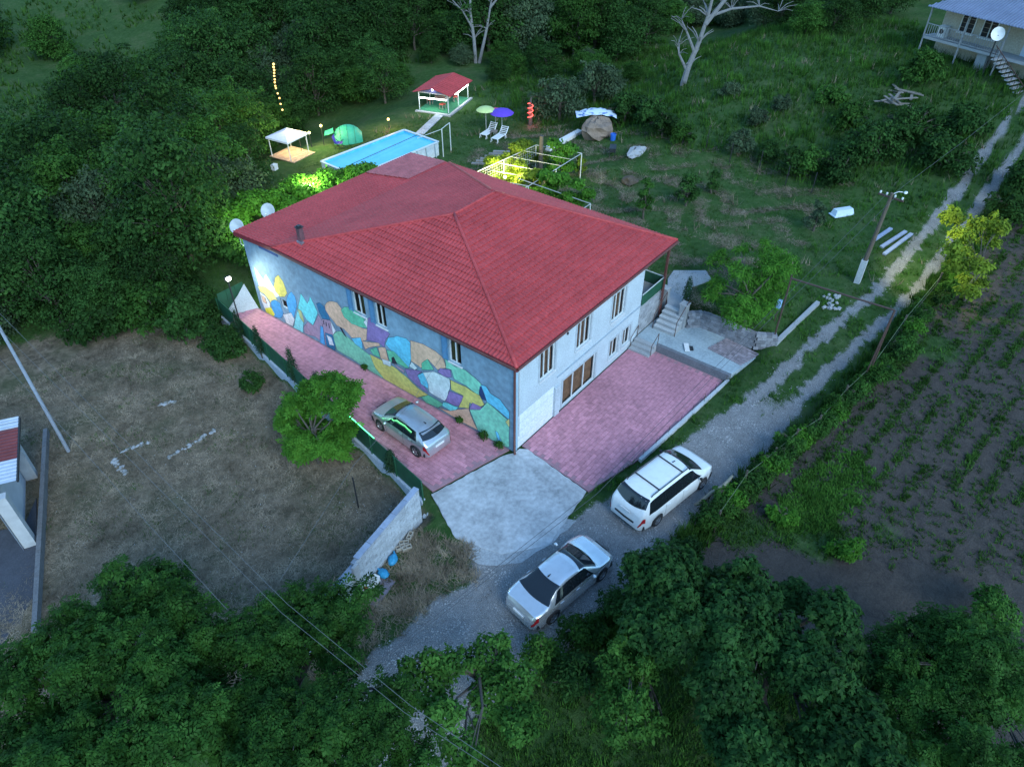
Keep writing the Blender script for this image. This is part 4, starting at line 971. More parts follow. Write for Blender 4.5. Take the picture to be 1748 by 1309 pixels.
# ------------------------------------------------------------------ gazebo with strip lights
g1, g2, g3 = at(721,182), at(766,197), at(799,170)
ex = g3-g2; gl = np.linalg.norm(ex[:2]); ga = math.atan2(ex[1],ex[0]); gw = np.linalg.norm((g1-g2)[:2])*.85
gz = thing('gazebo', 'open gazebo with red metal roof, green floor and white strip lights', 'gazebo', (g2[0],g2[1],.5), ga)
MB().box(-.1,-.1,-.3,gl+.1,gw+.1,.12).build('floor', mat('green_floor',(.03,.19,.09),.7,.2,2), gz)
MB().box(-.35,-.35,-.4,gl+.3,-.1,.1).build('stone_edge', CONC, gz); MB().box(-.4,-.35,-.4,-.1,gw+.3,.08).build('stone_edge', CONC, gz)
GH = 1.7
for x, y in ((0,0),(gl,0),(0,gw),(gl,gw),(gl/2,gw),(gl*.5,0)): MB().tube([(x,y,.12),(x,y,GH)],.045,8).build('post', WPIPE, gz)
for a, b in (((0,0),(gl,0)),((gl,0),(gl,gw)),((gl,gw),(0,gw)),((0,gw),(0,0))): MB().bar((a[0],a[1],GH),(b[0],b[1],GH),.06).build('beam', WPIPE, gz)
for s in (-1,1): MB().bar((0,0,GH-.5),(.3*max(s,0),.3*max(-s,0),GH-.05),.035).build('brace', WPIPE, gz)
rf = MB(); rd = GH+.5
rf.add([(-.3,-.45,GH-.02),(gl+.3,-.45,GH-.02),(gl+.3,gw/2,rd),(-.3,gw/2,rd),(-.3,gw+.45,GH-.02),(gl+.3,gw+.45,GH-.02)],[(0,1,2,3),(3,2,5,4)])
rfo = rf.build('roof', ROOFD, gz)
for k in range(14):
    x0 = -.3+(gl+.6)*k/14; x1 = x0+(gl+.6)/14-.02
    for ya, yb in ((-.47,gw/2),(gw+.47,gw/2)):
        MB().add([(x0,ya,GH+.0),(x1,ya,GH+.0),(x1,yb,rd+.03),(x0,yb,rd+.03),((x0+x1)/2,ya,GH+.07),((x0+x1)/2,yb,rd+.09)],[(0,4,5,3),(4,1,2,5)]).build('roof_sheet', ROOFM, rfo)
MB().add([(-.02,0,GH+.05),(-.02,gw,GH+.05),(-.02,gw/2,rd-.05)],[(0,1,2)]).build('gable', mat('gable_blue',(.12,.14,.3),.7,.2,3), gz)
TUBE = emit('strip_white',(.92,1,.93),9)
for a, b in (((.0,.15,GH-.45),(.0,gw-.1,GH-.5)),((gl*.35,-.05,GH-.35),(gl,-.05,GH-.35))):
    MB().tube([a,b],.05,8).build('strip_light', TUBE, gz)
    ld = bpy.data.lights.new('strip_glow','AREA'); ld.shape = 'RECTANGLE'; ld.size = 2.4; ld.size_y = .08; ld.energy = 12; ld.color = (.9,1,.92)
    m = (np.array(a)+np.array(b))/2; lo = link('strip_glow', ld, gz, m+(0,0,-.08)); lo.rotation_euler = (0,0,math.atan2(b[1]-a[1],b[0]-a[0]))
MB().blob((-.1,gw/2,GH+.35),.07,8,6).build('gable_bulb', emit('bulb_violet',(.75,.75,1),20), gz)
t = thing('round_table', 'round stone topped table in the gazebo', 'table', (*(np.array([g2[0],g2[1]])+np.array([math.cos(ga)*gl*.45-math.sin(ga)*gw*.5, math.sin(ga)*gl*.45+math.cos(ga)*gw*.5])),.62), ga)
MB().lathe([(0,.7),(.75,.7),(.8,.73),(.75,.78),(0,.78)],20).build('table_top', mat('table_top',(.4,.33,.28),.6,.3,5), t); MB().box(-.25,-.25,0,.25,.25,.7).build('pedestal', mat('green_leg',(.03,.15,.08),.6,.2,4), t)
for k, (dx, dy) in enumerate(((-1.2,-.5),(1.15,-.75),(1.5,.2),(-.4,1.2))):
    st = thing('stool', 'small red topped stool, '+['left of','in front of','right of','behind'][k]+' the gazebo table', 'stool', np.array(t.location)+np.array([math.cos(ga)*dx-math.sin(ga)*dy, math.sin(ga)*dx+math.cos(ga)*dy, 0]), k, 'gazebo stools')
    MB().box(-.22,-.22,.4,.22,.22,.48).build('seat', mat('stool_red',(.4,.07,.05),.6,.3,4), st)
    for sx in (-.18,.18):
        for sy in (-.18,.18): MB().box(sx-.03,sy-.03,0,sx+.03,sy+.03,.4).build('leg', WOOD, st)

# ------------------------------------------------------------------ sun loungers and parasols
for k, (px, py, a) in enumerate(((853,238,R(8)),(834,231,R(8)))):
    t = thing('sun_lounger', 'white plastic sun lounger on the lawn, '+('the nearer under the purple parasol' if k==0 else 'the one by the lime parasol'), 'lounger', at(px,py), a, 'sun loungers')
    PLW = mat('lounger_white',(.78,.8,.8),.45,.08,4)
    for y in (-.33,.3): MB().tube([(-.95,y,.32),(.3,y,.34),(.55,y,.4),(.95,y,.85)],.035,6).build('side_rail', PLW, t)
    for j in range(9): MB().box(-.93+j*.14,-.32,.33,-.84+j*.14,.3,.36).build('slat', PLW, t)
    for j in range(5): MB().bar((.42+j*.12,-.32,.38+j*.11),(.42+j*.12,.3,.38+j*.11),.09,.03).build('slat', PLW, t)
    for x in (-.85,.45):
        for y in (-.33,.3): MB().tube([(x-.12,y,0),(x,y,.33),(x+.15,y,0)],.03,6).build('leg', PLW, t)
for k, (px, py, nm, c, hgt, r) in enumerate(((830,224,'lime green',(.5,.62,.25),2.1,.85),(846,222,'pink',(.6,.07,.16),1.85,.7),(857,226,'purple',(.12,.05,.5),2.0,1.05))):
    t = thing('parasol', nm+' fabric parasol open over the sun loungers', 'parasol', at(px,py), 0, 'parasols on the lawn')
    MB().tube([(0,0,0),(0,0,hgt)],.022,6).build('pole', WPIPE, t)
    cn = MB(); cn.v.append(np.array([0,0,hgt+.05]))
    for ring, (f, z) in enumerate(((.4,-.06),(.75,-.2),(1,-.4))):
        for j in range(16): a = 2*math.pi*j/16; rr = r*f*(1 if j%2==0 else .97); cn.v.append(np.array([rr*math.cos(a), rr*math.sin(a), hgt+.05+z*r*.9]))
    for j in range(16):
        cn.f.append((0,1+j,1+(j+1)%16))
        for ring in range(2): cn.f.append((1+ring*16+j,17+ring*16+j,17+ring*16+(j+1)%16,1+ring*16+(j+1)%16))
    cn.build('canopy', mat('parasol_'+nm.split()[0],c,.7,.1,3), t)
    for j in range(8):
        a = 2*math.pi*j/8; MB().tube([(0,0,hgt-.0),(r*math.cos(a)*.95,r*math.sin(a)*.95,hgt+.03-.36*r)],.01,4).build('rib', DARK, t)
t = thing('folding_table', 'slatted folding table between the two sun loungers', 'table', at(843,233), .4)
for j in range(6): MB().box(-.3,-.3+j*.1,.45,.3,-.22+j*.1,.48).build('slat', WOOD, t)
for s in (-1,1): MB().bar((-.25,s*.25,0),(.25,s*.25,.45),.04).bar((.25,s*.25,0),(-.25,s*.25,.45),.04).build('leg', WOOD, t)

# ------------------------------------------------------------------ red lit tree trunk, tent, canopy, boulder, grill
p = at(905,214); t = thing('rope_lit_stump', 'tree stump wrapped in a glowing red light rope', 'stump', p)
MB().tube([(0,0,-.1),(.03,0,.7),(-.02,.05,1.4),(.05,.02,2.0),(.25,.1,2.4)],[.2,.17,.15,.12,.05],8).build('trunk', BARK, t)
MB().tube([(.22*math.cos(a*.5),.22*math.sin(a*.5),.55+a*.032) for a in range(46)],.035,6).build('light_rope', emit('rope_red',(1,.10,.08),1.6), t)
ld = bpy.data.lights.new('rope_glow','POINT'); ld.energy = 25; ld.color = (1,.08,.06); ld.shadow_soft_size = .3; link('rope_glow', ld, t, (-.45,-.35,1.2))
p = at(595,240); t = thing('tent', 'small green dome tent pitched behind the pool', 'tent', p, R(-40))
tm = MB(); tm.v = []; 
for i in range(9):
    x = -1.2+2.4*i/8; hh = 1.35*math.sqrt(max(.02,1-(x/1.35)**2)); ww = 1.05*math.sqrt(max(.05,1-(x/1.5)**2))
    for j in range(9): a = math.pi*j/8; tm.v.append(np.array([x, ww*math.cos(a), hh*math.sin(a)]))
for i in range(8):
    for j in range(8): a = i*9+j; tm.f.append((a,a+9,a+10,a+1))
TENTM = mat('tent_green',(.04,.38,.22),.6,.2,3)
tm.build('dome', TENTM, t, True); MB().add([(-1.22,-.35,0),(-1.22,.35,0),(-1.3,0,.75)],[(0,1,2)]).build('door', DARK, t)
MB().add([(-1.15,-.6,.95),(-1.15,.6,.95),(-1.9,.55,.75),(-1.9,-.55,.75)],[(0,1,2,3)]).build('awning', TENTM, t)
for k in (2,4,6): MB().tube([tm.v[k*9+j]*1.012 for j in range(9)],.02,5).build('tent_pole', mat('tent_pole',(.02,.2,.1),.5,.1,3), t)
p = at(580,252); t = thing('camping_chair', 'purple folding camping chair in front of the green tent', 'chair', p, .6); PUR = mat('purple_cloth',(.12,.07,.42),.7,.2,4)
MB().add([(-.3,-.3,.42),(.3,-.3,.42),(.3,.3,.4),(-.3,.3,.4)],[(0,1,2,3)]).build('seat', PUR, t); MB().add([(-.3,.3,.4),(.3,.3,.4),(.32,.45,1.0),(-.32,.45,1.0)],[(0,1,2,3)]).build('backrest', PUR, t)
for s in (-1,1): MB().bar((s*.32,-.32,0),(s*.32,.34,.6),.035).bar((s*.32,.34,0),(s*.32,-.32,.6),.035).build('leg', DARK, t)
cps = [at(464,292), at(499,270)*0+at(497,276), at(524,262)]
e1 = cps[2]-cps[1]; cl = 2.3; ca_ = R(8)
cp = thing('canopy_tent', 'white pop-up canopy over a lit wooden deck', 'canopy', cps[1], ca_)
for x, y in ((0,0),(cl*.95,.1),(-.0,cl*.9),(cl*.95,cl*.9)):
    MB().tube([(x,y,0),(x,y,1.62)],.04,6).build('leg', WPIPE, cp)
cm = MB().add([(-.1,-.1,1.6),(cl,0,1.6),(cl,cl,1.6),(-.1,cl,1.6),(cl/2,cl/2,1.95),(-.1,-.1,1.45),(cl,0,1.45),(cl,cl,1.45),(-.1,cl,1.45)],[(0,1,4),(1,2,4),(2,3,4),(3,0,4),(0,5,6,1),(1,6,7,2),(2,7,8,3),(3,8,5,0)])
cm.build('cloth_top', mat('canopy_white',(.72,.72,.76),.7,.08,3), cp)
for k in range(9): MB().box(-.2,-.5+k*.3,.02,2.3,-.22+k*.3,.08).build('deck_board', mat('deck_wood',(.42,.28,.18),.7,.25,4,rnd=.15), cp)
t = thing('cool_box', 'white cool box standing on the canopy deck', 'box', cps[0]+(.25,-.1,.05), .3); MB().box(-.22,-.17,0,.22,.17,.38).build('box_body', WHITE, t); MB().box(-.23,-.18,.382,.23,.18,.43).build('lid', WHITE, t)
lamp('canopy_lamp', 'warm lamp hanging under the white canopy', cps[1]+(1.1,1.1,1.2), 60, (1,.72,.42), .1, cat='lamp')
o = [c for c in bpy.data.objects if c.name.startswith('canopy_lamp')][-1]; MB().blob((0,0,.1),.09,8,6).build('bulb', emit('bulb_warm',(1,.75,.45),3), o)
for k, (px, py, hh, lb, e, c) in enumerate(((510,233,1.4,'warm garden lamp glowing behind the white canopy',190,(1,.72,.35)),(528,229,1.2,'greenish garden lamp in the bushes right of the canopy',130,(.9,1,.45)),(548,217,1.6,'yellow garden lamp deep in the bushes left of the tent',150,(1,.8,.2)),(663,206,.8,'orange glowing lamp at the foot of the wood behind the pool',150,(1,.6,.2)),(862,305,1.6,'bright lamp on the pipe pergola above the vines',700,(1,.93,.45)),(535,318,1.9,'lamp in the vines behind the back eave of the house',420,(.8,1,.5)),(440,395,2.2,'lamp among the vines by the satellite dishes',300,(.75,1,.5)))):
    p = above(px, py, hh); z0 = float(terrain(p[0],p[1]))
    t = thing('garden_lamp', lb, 'lamp', (p[0],p[1],z0)); MB().tube([(0,0,0),(0,0,p[2]-z0)],.03,6).build('stem', DARK, t)
    MB().blob((0,0,p[2]-z0+.1),.11,10,7).build('globe', emit('globe_%d'%k,c,2.2), t, True)
    ld = bpy.data.lights.new('globe_light','POINT'); ld.energy = e; ld.color = c; ld.shadow_soft_size = .12; link('globe_light', ld, t, (-.3,-.3,p[2]-z0+.9))
r3 = random.Random(3); p = at(1018,232); bl = MB().blob((0,0,.55),(1.5,1.2,1.0),14,9,.16,r3)
tag(bl.build('boulder', mat('boulder',(.24,.18,.14),.9,.45,1.2,fine=6,bmp=.6), loc=p), 'huge brown rounded boulder at the lawn edge', 'boulder')
q = at(1018,186,3.2); t = thing('hammock_tarp', 'blue and white patterned tarp slung in the tree above the boulder', 'tarp', q)
tm = MB()
for i in range(9):
    for j in range(5): tm.v.append(np.array([(i-4)*.42*.62+(j-2)*.38*.78, -(i-4)*.42*.78+(j-2)*.38*.62, -.6+.6*math.cos((i-4)/4*1.3)*math.cos((j-2)/2*.9)+.06*math.sin(i*3+j*2)]))
for i in range(8):
    for j in range(4): a = i*5+j; tm.f.append((a,a+5,a+6,a+1))
m_, nt, bs = mk('tarp_print'); vo = N(nt,'ShaderNodeTexVoronoi'); vo.inputs['Scale'].default_value = 5; nt.links.new(ramp(nt, vo.outputs[0], [(.25,(.08,.16,.4)),(.45,(.6,.68,.75))]).outputs[0], bs.inputs['Base Color']); bs.inputs['Roughness'].default_value = .7
tm.build('tarp_cloth', m_, t, True); 
p = at(1045,266); t = thing('barbecue', 'black barbecue grill standing on the lawn', 'barbecue', p, .5)
MB().box(-.5,-.25,.45,.5,.25,.75).build('fire_box', DARK, t)
for sx in (-.45,.42):
    for sy in (-.22,.19): MB().box(sx,sy,0,sx+.04,sy+.04,.45).build('leg', DARK, t)
p = at(1046,240); tag(MB().lathe([(0,0),(.2,0),(.24,.55),(.22,.56),(.19,.05)],14).build('blue_barrel', mat('blue_plastic',(.03,.15,.6),.5,.15,3), loc=p), 'small blue plastic barrel behind the barbecue', 'barrel')
p = at(1085,262); tag(MB().blob((0,0,.1),(1.1,.6,.35),12,7,.25,random.Random(9)).build('rubble_heap', CONC, loc=p), 'grey heap of rubble on the lawn right of the barbecue', 'rubble')
p = at(1075,312); tag(MB().blob((0,0,.1),(.7,.5,.4),10,6,.3,random.Random(4)).build('brush_heap', mat('brush',(.09,.07,.05),.95,.4,5), loc=p), 'brown heap of brushwood on the lawn', 'heap')

# ------------------------------------------------------------------ pipe pergola
pg = thing('vine_pergola', 'white pipe pergola carrying the grape vines behind the house', 'pergola', (22,14,1))
og_ = np.array([22.,14,1]); PT = [at(800,300,3.0), at(915,248,3.0), at(993,262,3.0), at(902,318,3.0)]
PIPE_G = mat('pergola_pipe',(.42,.44,.44),.6,.2,4)
PG2 = [at(885,305,3.0), at(1008,348,3.0), at(993,358,3.0)]
def PBt(a, b, r=.04): MB(og_).tube([a,b],r*.75,6).build('rail', PIPE_G, pg)
for a, b in zip(PT, PT[1:]+PT[:1]): PBt(a, b)
PBt(PG2[0], PG2[1]); PBt(PG2[1], PG2[2]); PBt(PT[3], PT[3]+(PT[0]-PT[1])*.35)
for k in range(1,5): PBt(PT[0]+(PT[1]-PT[0])*k/5, PT[3]+(PT[2]-PT[3])*k/5, .022)
for a in PT + [(PT[0]+PT[1])/2, (PT[2]+PT[3])/2] + PG2[1:]:
    MB(og_).tube([(a[0],a[1],float(terrain(a[0],a[1]))),a],.04,6).build('post', WPIPE, pg)
wm_ = MB(og_)
for k in range(30):
    a = PT[0]+(PT[1]-PT[0])*k/30; wm_.tube([a,(a[0],a[1],a[2]-1.3)],.008,3)
for k in range(7): z = np.array([0,0,-.2*k]); wm_.tube([PT[0]+z,PT[1]+z],.008,3)
tag(wm_.build('wire_mesh', PIPE_G, pg), kind='stuff')
p = at(922,305); tag(MB(p).tube([p,p+(0,0,1.5),p+(.05,0,3.3)],[.2,.17,.15],8).build('dead_stump', BARK, loc=p), 'bare dark dead tree standing in the pergola', 'tree')
# ------------------------------------------------------------------ poles, wires, gate frame, field fence
p = at(1463,482); top = above(1512,340,5.6); hp = 5.6
ep = thing('power_pole', 'leaning wooden power pole on a concrete stub beside the track', 'pole', p)
tv = np.array([.25,-.12,hp])
MB().tube([(0,0,.9),tv],[.14,.09],9).build('wooden_shaft', mat('pole_wood',(.13,.10,.075),.9,.35,4,fine=25,bmp=.2), ep)
MB().box(-.16,-.16,-.2,.16,.16,1.5).build('concrete_stub', CONC_L, ep)
MB().bar(tv+(-.1,-.7,-.25),tv+(.1,.7,-.25),.09).build('crossarm', RUST, ep)
for s in (-.6,-.2,.25,.6): MB().lathe([(0,.16),(.045,.15),(.06,.06),(.03,0)],8,tuple(tv+np.array([.14*s,s,-.2]))).build('insulator', WHITE, ep)
MB().tube([tv+(0,0,-.1),tv+(.15,-.25,.1),tv+(.28,-.45,.08)],.025,6).build('lamp_arm', WPIPE, ep)
hd = tv+(.36,-.58,.06)
MB().blob(hd,(.18,.1,.06),12,6).build('lamp_head', WHITE, ep, True)
ld = bpy.data.lights.new('street_light','SPOT'); ld.energy = 900; ld.color = (1,.97,.5); ld.spot_size = R(105); ld.spot_blend = .7; ld.shadow_soft_size = .12
lo = link('street_light', ld, ep, hd+(0,0,-.12)); lo.rotation_euler = Vector((.55,-.75,-.75)).to_track_quat('-Z','Y').to_euler()
T = p+tv
lp = at(117,770); lpo = thing('lamp_post', 'tall thin pale steel lamp post rising from the brown field', 'pole', lp)
MB().tube([(0,0,-.1),(0,0,7.75)],[.085,.06],10).build('shaft', mat('galvanised',(.42,.47,.56),.45,.2,2,metal=.4), lpo)
MB().tube([(0,0,7.7),(-.15,.3,7.95),(-.2,.55,7.95)],.03,6).build('lamp_arm', WPIPE, lpo); MB().blob((-.22,.75,7.93),(.14,.3,.08),10,6).build('lamp_head', WHITE, lpo, True)
def wire(pts, label, r=.006, sag=.0):
    P = []
    for a, b in zip(pts, pts[1:]):
        for k in range(12):
            t = k/12; q = np.asarray(a)*(1-t)+np.asarray(b)*t; q = q-np.array([0,0,sag*4*t*(1-t)]); P.append(q)
    P.append(np.asarray(pts[-1])); o = P[0].copy()
    return tag(MB(o).tube(P, r, 5).build('power_line', mat('wire_grey',(.13,.135,.14),.6,.1,3), loc=o), label, 'cable')
wire([at(-30,505,7.3),at(131,668,6.9),at(360,900,6.4),at(490,1030,6.2),at(700,1203,6.3),at(860,1312,6.6)],'overhead cable crossing the brown field, nearest the mural house')
wire([at(-30,533,7.1),at(160,722,6.7),at(337,900,6.3),at(480,1045,6.1),at(690,1215,6.2),at(840,1312,6.4)],'overhead cable crossing the brown field, middle of three')
wire([at(-30,580,7.0),at(174,805,6.4),at(258,900,6.2),at(388,1040,6.0)],'overhead cable crossing the brown field, lowest of three')
DW = mat('wire_dark',(.06,.065,.075),.6,.1,3)
for k, (dx, lb) in enumerate(((0,'dark overhead cable above the gravel road, nearer the house'),(9,'dark overhead cable above the gravel road, nearer the cars'))):
    w_ = wire([T+(0,.25-.5*k,-.1),at(1300+dx*.3,548+dx,5.3),at(1010+dx,838+dx*.5,4.6),at(640,1133+dx*.5,5.0)],lb,.008); w_.data.materials[0] = DW
wire([T+(0,0,-.1),at(1640,245,7.5),at(1800,118,10)],'overhead cable running uphill from the wooden pole towards the pale house')
wire([at(478,990,5.6),at(605,792,4.6),at(700,690,4.6),np.array([-.1,3.4,5.0])],'thin pale cable reaching from the walnut tree to the mural wall',.006)

gt = thing('goal_arch', 'tall rusty pipe goal frame spanning the track', 'frame', at(1400,620)); og2 = np.array(gt.location)
a, b = at(1318,588), at(1476,655); ta = above(1338,472,0); 
def up_to(base, px, py):
    """height at which the vertical over base passes closest to px,py"""
    return min(np.arange(.3,9,.05), key=lambda s: math.hypot(*(np.array(proj(base+(0,0,s)))-(px,py))))
ha, hb = up_to(a,1340,472), up_to(b,1507,522)
MB(og2).tube([a,a+(.0,0,ha)],.045,6).build('post', RUST, gt); MB(og2).tube([b,b+(0,0,hb)],.045,6).build('post', RUST, gt)
MB(og2).tube([a+(.5,.15,0),a+(.35,.1,ha)],.035,6).build('post', RUST, gt); MB(og2).tube([b+(-.45,.1,0),b+(-.12,.0,hb)],.035,6).build('post', RUST, gt)
MB(og2).tube([a+(0,0,ha),b+(0,0,hb)],.045,6).build('crossbar', RUST, gt)
pts = [(1215,905),(1262,838),(1312,795),(1347,765),(1386,740),(1432,690),(1475,650),(1530,572),(1590,500)]
fp = []
for k, q in enumerate(pts):
    b = at(*q); b = b + (0,-.1,0); h = 1.25+.15*rnd.random(); fp.append(b+(0,0,h*.85))
    tag(MB().tube([(0,0,-.1),(.05*rnd.uniform(-1,1),.05*rnd.uniform(-1,1),h)],.05,6).build('fence_post', BARK, loc=b), 'dark wooden fence post between track and garden, '+['nearest the camera','second from the camera','third from the camera','fourth from the camera','fifth from the camera','sixth from the camera','beside the pipe frame','second from the lit tree','next to the lit tree'][k], 'post', 'garden fence posts')
wire(fp,'slack green wire along the top of the garden fence posts',.012,.04).data.materials[0] = mat('wire_green',(.12,.16,.09),.7,.2,3)
wire([q-(0,0,.45) for q in fp],'lower slack wire along the garden fence posts',.01,.04).data.materials[0] = DW
cl = thing('rag_bundle', 'twisted tan cloth hanging over the garden fence by the minivan', 'cloth', at(1205,870))
oc_ = np.array(cl.location); cp_ = [above(1250,812,.9),above(1235,830,.8),above(1215,840,.6),above(1195,858,.35),above(1185,862,.2)]
MB(oc_).tube(cp_,[.06,.11,.08,.1,.04],8).build('cloth', mat('tan_cloth',(.27,.25,.19),.9,.35,5,fine=22,bmp=.4), cl, True)
cp2 = [above(1240,826,.85),above(1222,838,.5),above(1204,872,.15),above(1212,880,.05)]; MB(oc_).tube(cp2,[.08,.1,.07,.03],8).build('cloth_end', mat('tan_cloth',(.27,.25,.19)), cl, True)
p = at(1322,548); t = thing('meter_box', 'small white and blue box on a post at the yard corner', 'box', p); MB().tube([(0,0,0),(0,0,1.1)],.03,6).build('post', RUST, t); MB().box(-.12,-.1,.9,.12,.1,1.35).build('box_body', mat('box_blue',(.3,.5,.75),.5,.2,4), t)
a, b = at(1322,590), at(1395,520); t = thing('kerb_beam', 'white concrete beam along the yard edge by the track', 'kerb', a)
MB(a).bar(a+(0,0,.12), b+(0,0,.12), .22, .24).build('beam', CONC, t)
rh = thing('rock_heap', 'heap of pale rocks beside the track near the pole', 'rocks', at(1420,520)); orh = np.array(rh.location)
for k in range(18):
    q = at(1405+rnd.uniform(0,30),512+rnd.uniform(-8,18)); MB(orh).blob(q+(0,0,.04),(rnd.uniform(.08,.2),rnd.uniform(.07,.16),.1),8,5,.25,rnd).build('rock', CONC, rh)
p = at(1437,366); t = thing('bath_tub', 'white upturned tub lying on the lawn left of the pole', 'tub', p, R(-35)); 
MB().add([(-.75,-.3,0),(.75,-.3,0),(.75,.3,0),(-.75,.3,0),(-.62,-.2,.42),(.62,-.2,.42),(.62,.2,.42),(-.62,.2,.42)],[(4,5,6,7),(0,1,5,4),(1,2,6,5),(2,3,7,6),(3,0,4,7)]).build('shell', mat('tub_white',(.6,.7,.8),.4,.1,3), t); MB().box(-.8,-.35,0,.8,.35,.06).build('rim', mat('tub_white',(.6,.7,.8)), t)
for k, (q0, q1) in enumerate((((1503,425),(1545,398)),((1508,437),(1555,402)),((1492,412),(1520,393)))):
    a, b = at(*q0), at(*q1); t = tag(MB(a).bar(a+(0,0,.12),b+(0,0,.12),.22,.12).build('pale_beam', mat('beam_grey',(.36,.4,.52),.8,.2,3), loc=a), 'pale beam lying by the track near the pole, '+['middle','right','left']
[k]+' one', 'beam', 'pale beams')
wf = thing('wire_fence', 'wire mesh fence with thin posts along the far lawn edge', 'fence', at(1240,270)); ow = np.array(wf.location); prev = None
for q in ((1205,255),(1245,278),(1295,292),(1340,318),(1385,330)):
    b = at(*q); MB(ow).tube([b,b+(0,0,1.5)],.035,6).build('post', DARK, wf)
    if prev is not None:
        w_ = MB(ow)
        for z in (.3,.6,.9,1.2,1.45): w_.tube([prev+(0,0,z),b+(0,0,z)],.003,3)
        w_.build('wire_panel', DARK, wf)
    prev = b

# ------------------------------------------------------------------ far house on the slope
b0 = at(1572,92); b1 = at(1742,150)
rz = math.atan2(b1[1]-b0[1], b1[0]-b0[0]); sc = np.linalg.norm((b1-b0)[:2])
OLDRAIL = mat('old_rail',(.34,.34,.35),.7,.3,4)
fh = thing('hillside_house', 'pale cream house with blue grey corrugated roof on the slope', 'house', (b0[0],b0[1],min(b0[2],b1[2])), rz)
CREAM = mat('cream_wall',(.42,.38,.30),.9,.25,.8,fine=8); CORR = mat('corrugated',(.22,.26,.36),.5,.2,1.2,metal=.2); LIL = mat('pale_blue_door',(.42,.5,.6),.6,.12,3)
FW, F0, FH = 15., 1.7, 2.35       # width, balcony height, storey height
MB().box(0,1.5,0,FW,9,F0+FH).build('wall', CREAM, fh)
MB().box(-.4,0,F0-.2,FW,1.5,F0).build('balcony_floor', CONC, fh)
for wx in (1.6,3.5):
    f = MB()
    for x in (wx,wx+.62,wx+1.2): f.box(x,1.42,F0+.6,x+.07,1.49,F0+2.0)
    f.box(wx,1.42,F0+.55,wx+1.27,1.49,F0+.61).box(wx,1.42,F0+2.0,wx+1.27,1.49,F0+2.07)
    fo = f.build('window', TRIM, fh)
    for x in (wx+.07,wx+.69):
        for k in range(4): MB().box(x+.02,1.44,F0+.63+k*.34,x+.53,1.47,F0+.94+k*.34).build('pane', mat('dark_pane',(.02,.025,.03),.35,.3,3,spec=.2), fo)
    MB().box(wx-.1,1.35,F0+.47,wx+1.37,1.49,F0+.54).build('sill', TRIM, fo)
MB().box(7.2,1.42,F0,9.2,1.49,F0+2.1).build('door', LIL, fh)
MB().box(8.15,1.39,F0+1.0,8.22,1.415,F0+1.2).build('door_handle', DARK, fh)
zr = F0+FH
MB().add([(-.5,-.5,zr-.1),(FW+1,-.5,zr-.1),(FW+1,5.2,zr+2.3),(3.2,5.2,zr+2.3),(-.5,10,zr-.1),(FW+1,10,zr-.1)],[(0,1,2,3),(3,2,5,4),(0,3,4)]).build('roof', CORR, fh)
ro = [c for c in fh.children if c.name.startswith('roof')][0]
for k in range(62):
    x = -.4+k*.25; f = min(1,(x+.5)/3.7); MB().bar((x,-.5,zr-.07),(x,-.5+5.7*f-.02,zr-.07+2.4*f),.11,.06).build('roof_rib', CORR, ro)
for x in (-.35,3.0,6.4,10,13): MB().bar((x,.05,0),(x,.05,zr-.1),.1).build('post', OLDRAIL, fh)
MB().bar((-.35,.05,F0+.95),(6.4,.05,F0+.95),.06).bar((-.35,.05,F0+.12),(6.4,.05,F0+.12),.05).build('handrail', OLDRAIL, fh)
for k in range(34): MB().bar((-.3+k*.2,.05,F0+.12),(-.3+k*.2,.05,F0+.95),.035).build('baluster', OLDRAIL, fh)
for k in range(10): MB().box(6.6+k*.32,-1.2+.0,F0-.22*(k+1)+.12,6.6+(k+1)*.32,-.05,F0-.22*(k+1)+.2).build('step', CONC, fh)
for k in range(10): MB().bar((6.8+k*.32,-1.2,F0-.22*(k+1)+.2),(6.8+k*.32,-1.2,F0-.22*(k+1)+1.1),.03).build('baluster', RUST, fh)
MB().bar((6.6,-1.2,F0+.95),(9.8,-1.2,F0-1.2),.05).build('handrail', RUST, fh)
MB().box(4.6,.3,-.5,5.4,1.1,F0-.2).build('pier', CONC, fh)
t = thing('washing_machine', 'white washing machine on the balcony of the hillside house', 'appliance', fh.matrix_basis @ Vector((.7,.95,F0)), rz); MB().box(-.3,-.3,0,.3,.3,.85).build('cabinet', WHITE, t); MB().lathe([(0,0),(.2,0)],12).build('drum_door', DARK, t, loc=(0,-.31,.45), rot=(R(90),0,0))
t = thing('roof_dish', 'white satellite dish on a pole before the hillside house', 'dish', fh.matrix_basis @ Vector((6.1,-.6,0)), rz); MB().tube([(0,0,0),(0,0,3.2)],.05,6).build('mast', DARK, t); MB().lathe([(0,-.1),(.3,-.05),(.5,.02)],16).build('reflector', WHITE, t, True, loc=(0,-.1,3.3), rot=(R(70),0,R(50)))
lb = thing('lumber_pile', 'heap of grey broken boards in the grass below the hillside house', 'timber', at(1535,175)); 
for k in range(16):
    a = rnd.uniform(0,3.14); x, y = rnd.uniform(-1.6,1.6), rnd.uniform(-.8,.8); MB().bar((x-math.cos(a),y-math.sin(a),.1+.04*k),(x+math.cos(a),y+math.sin(a),.14+.04*k),.2,.05).build('board', WOOD, lb)

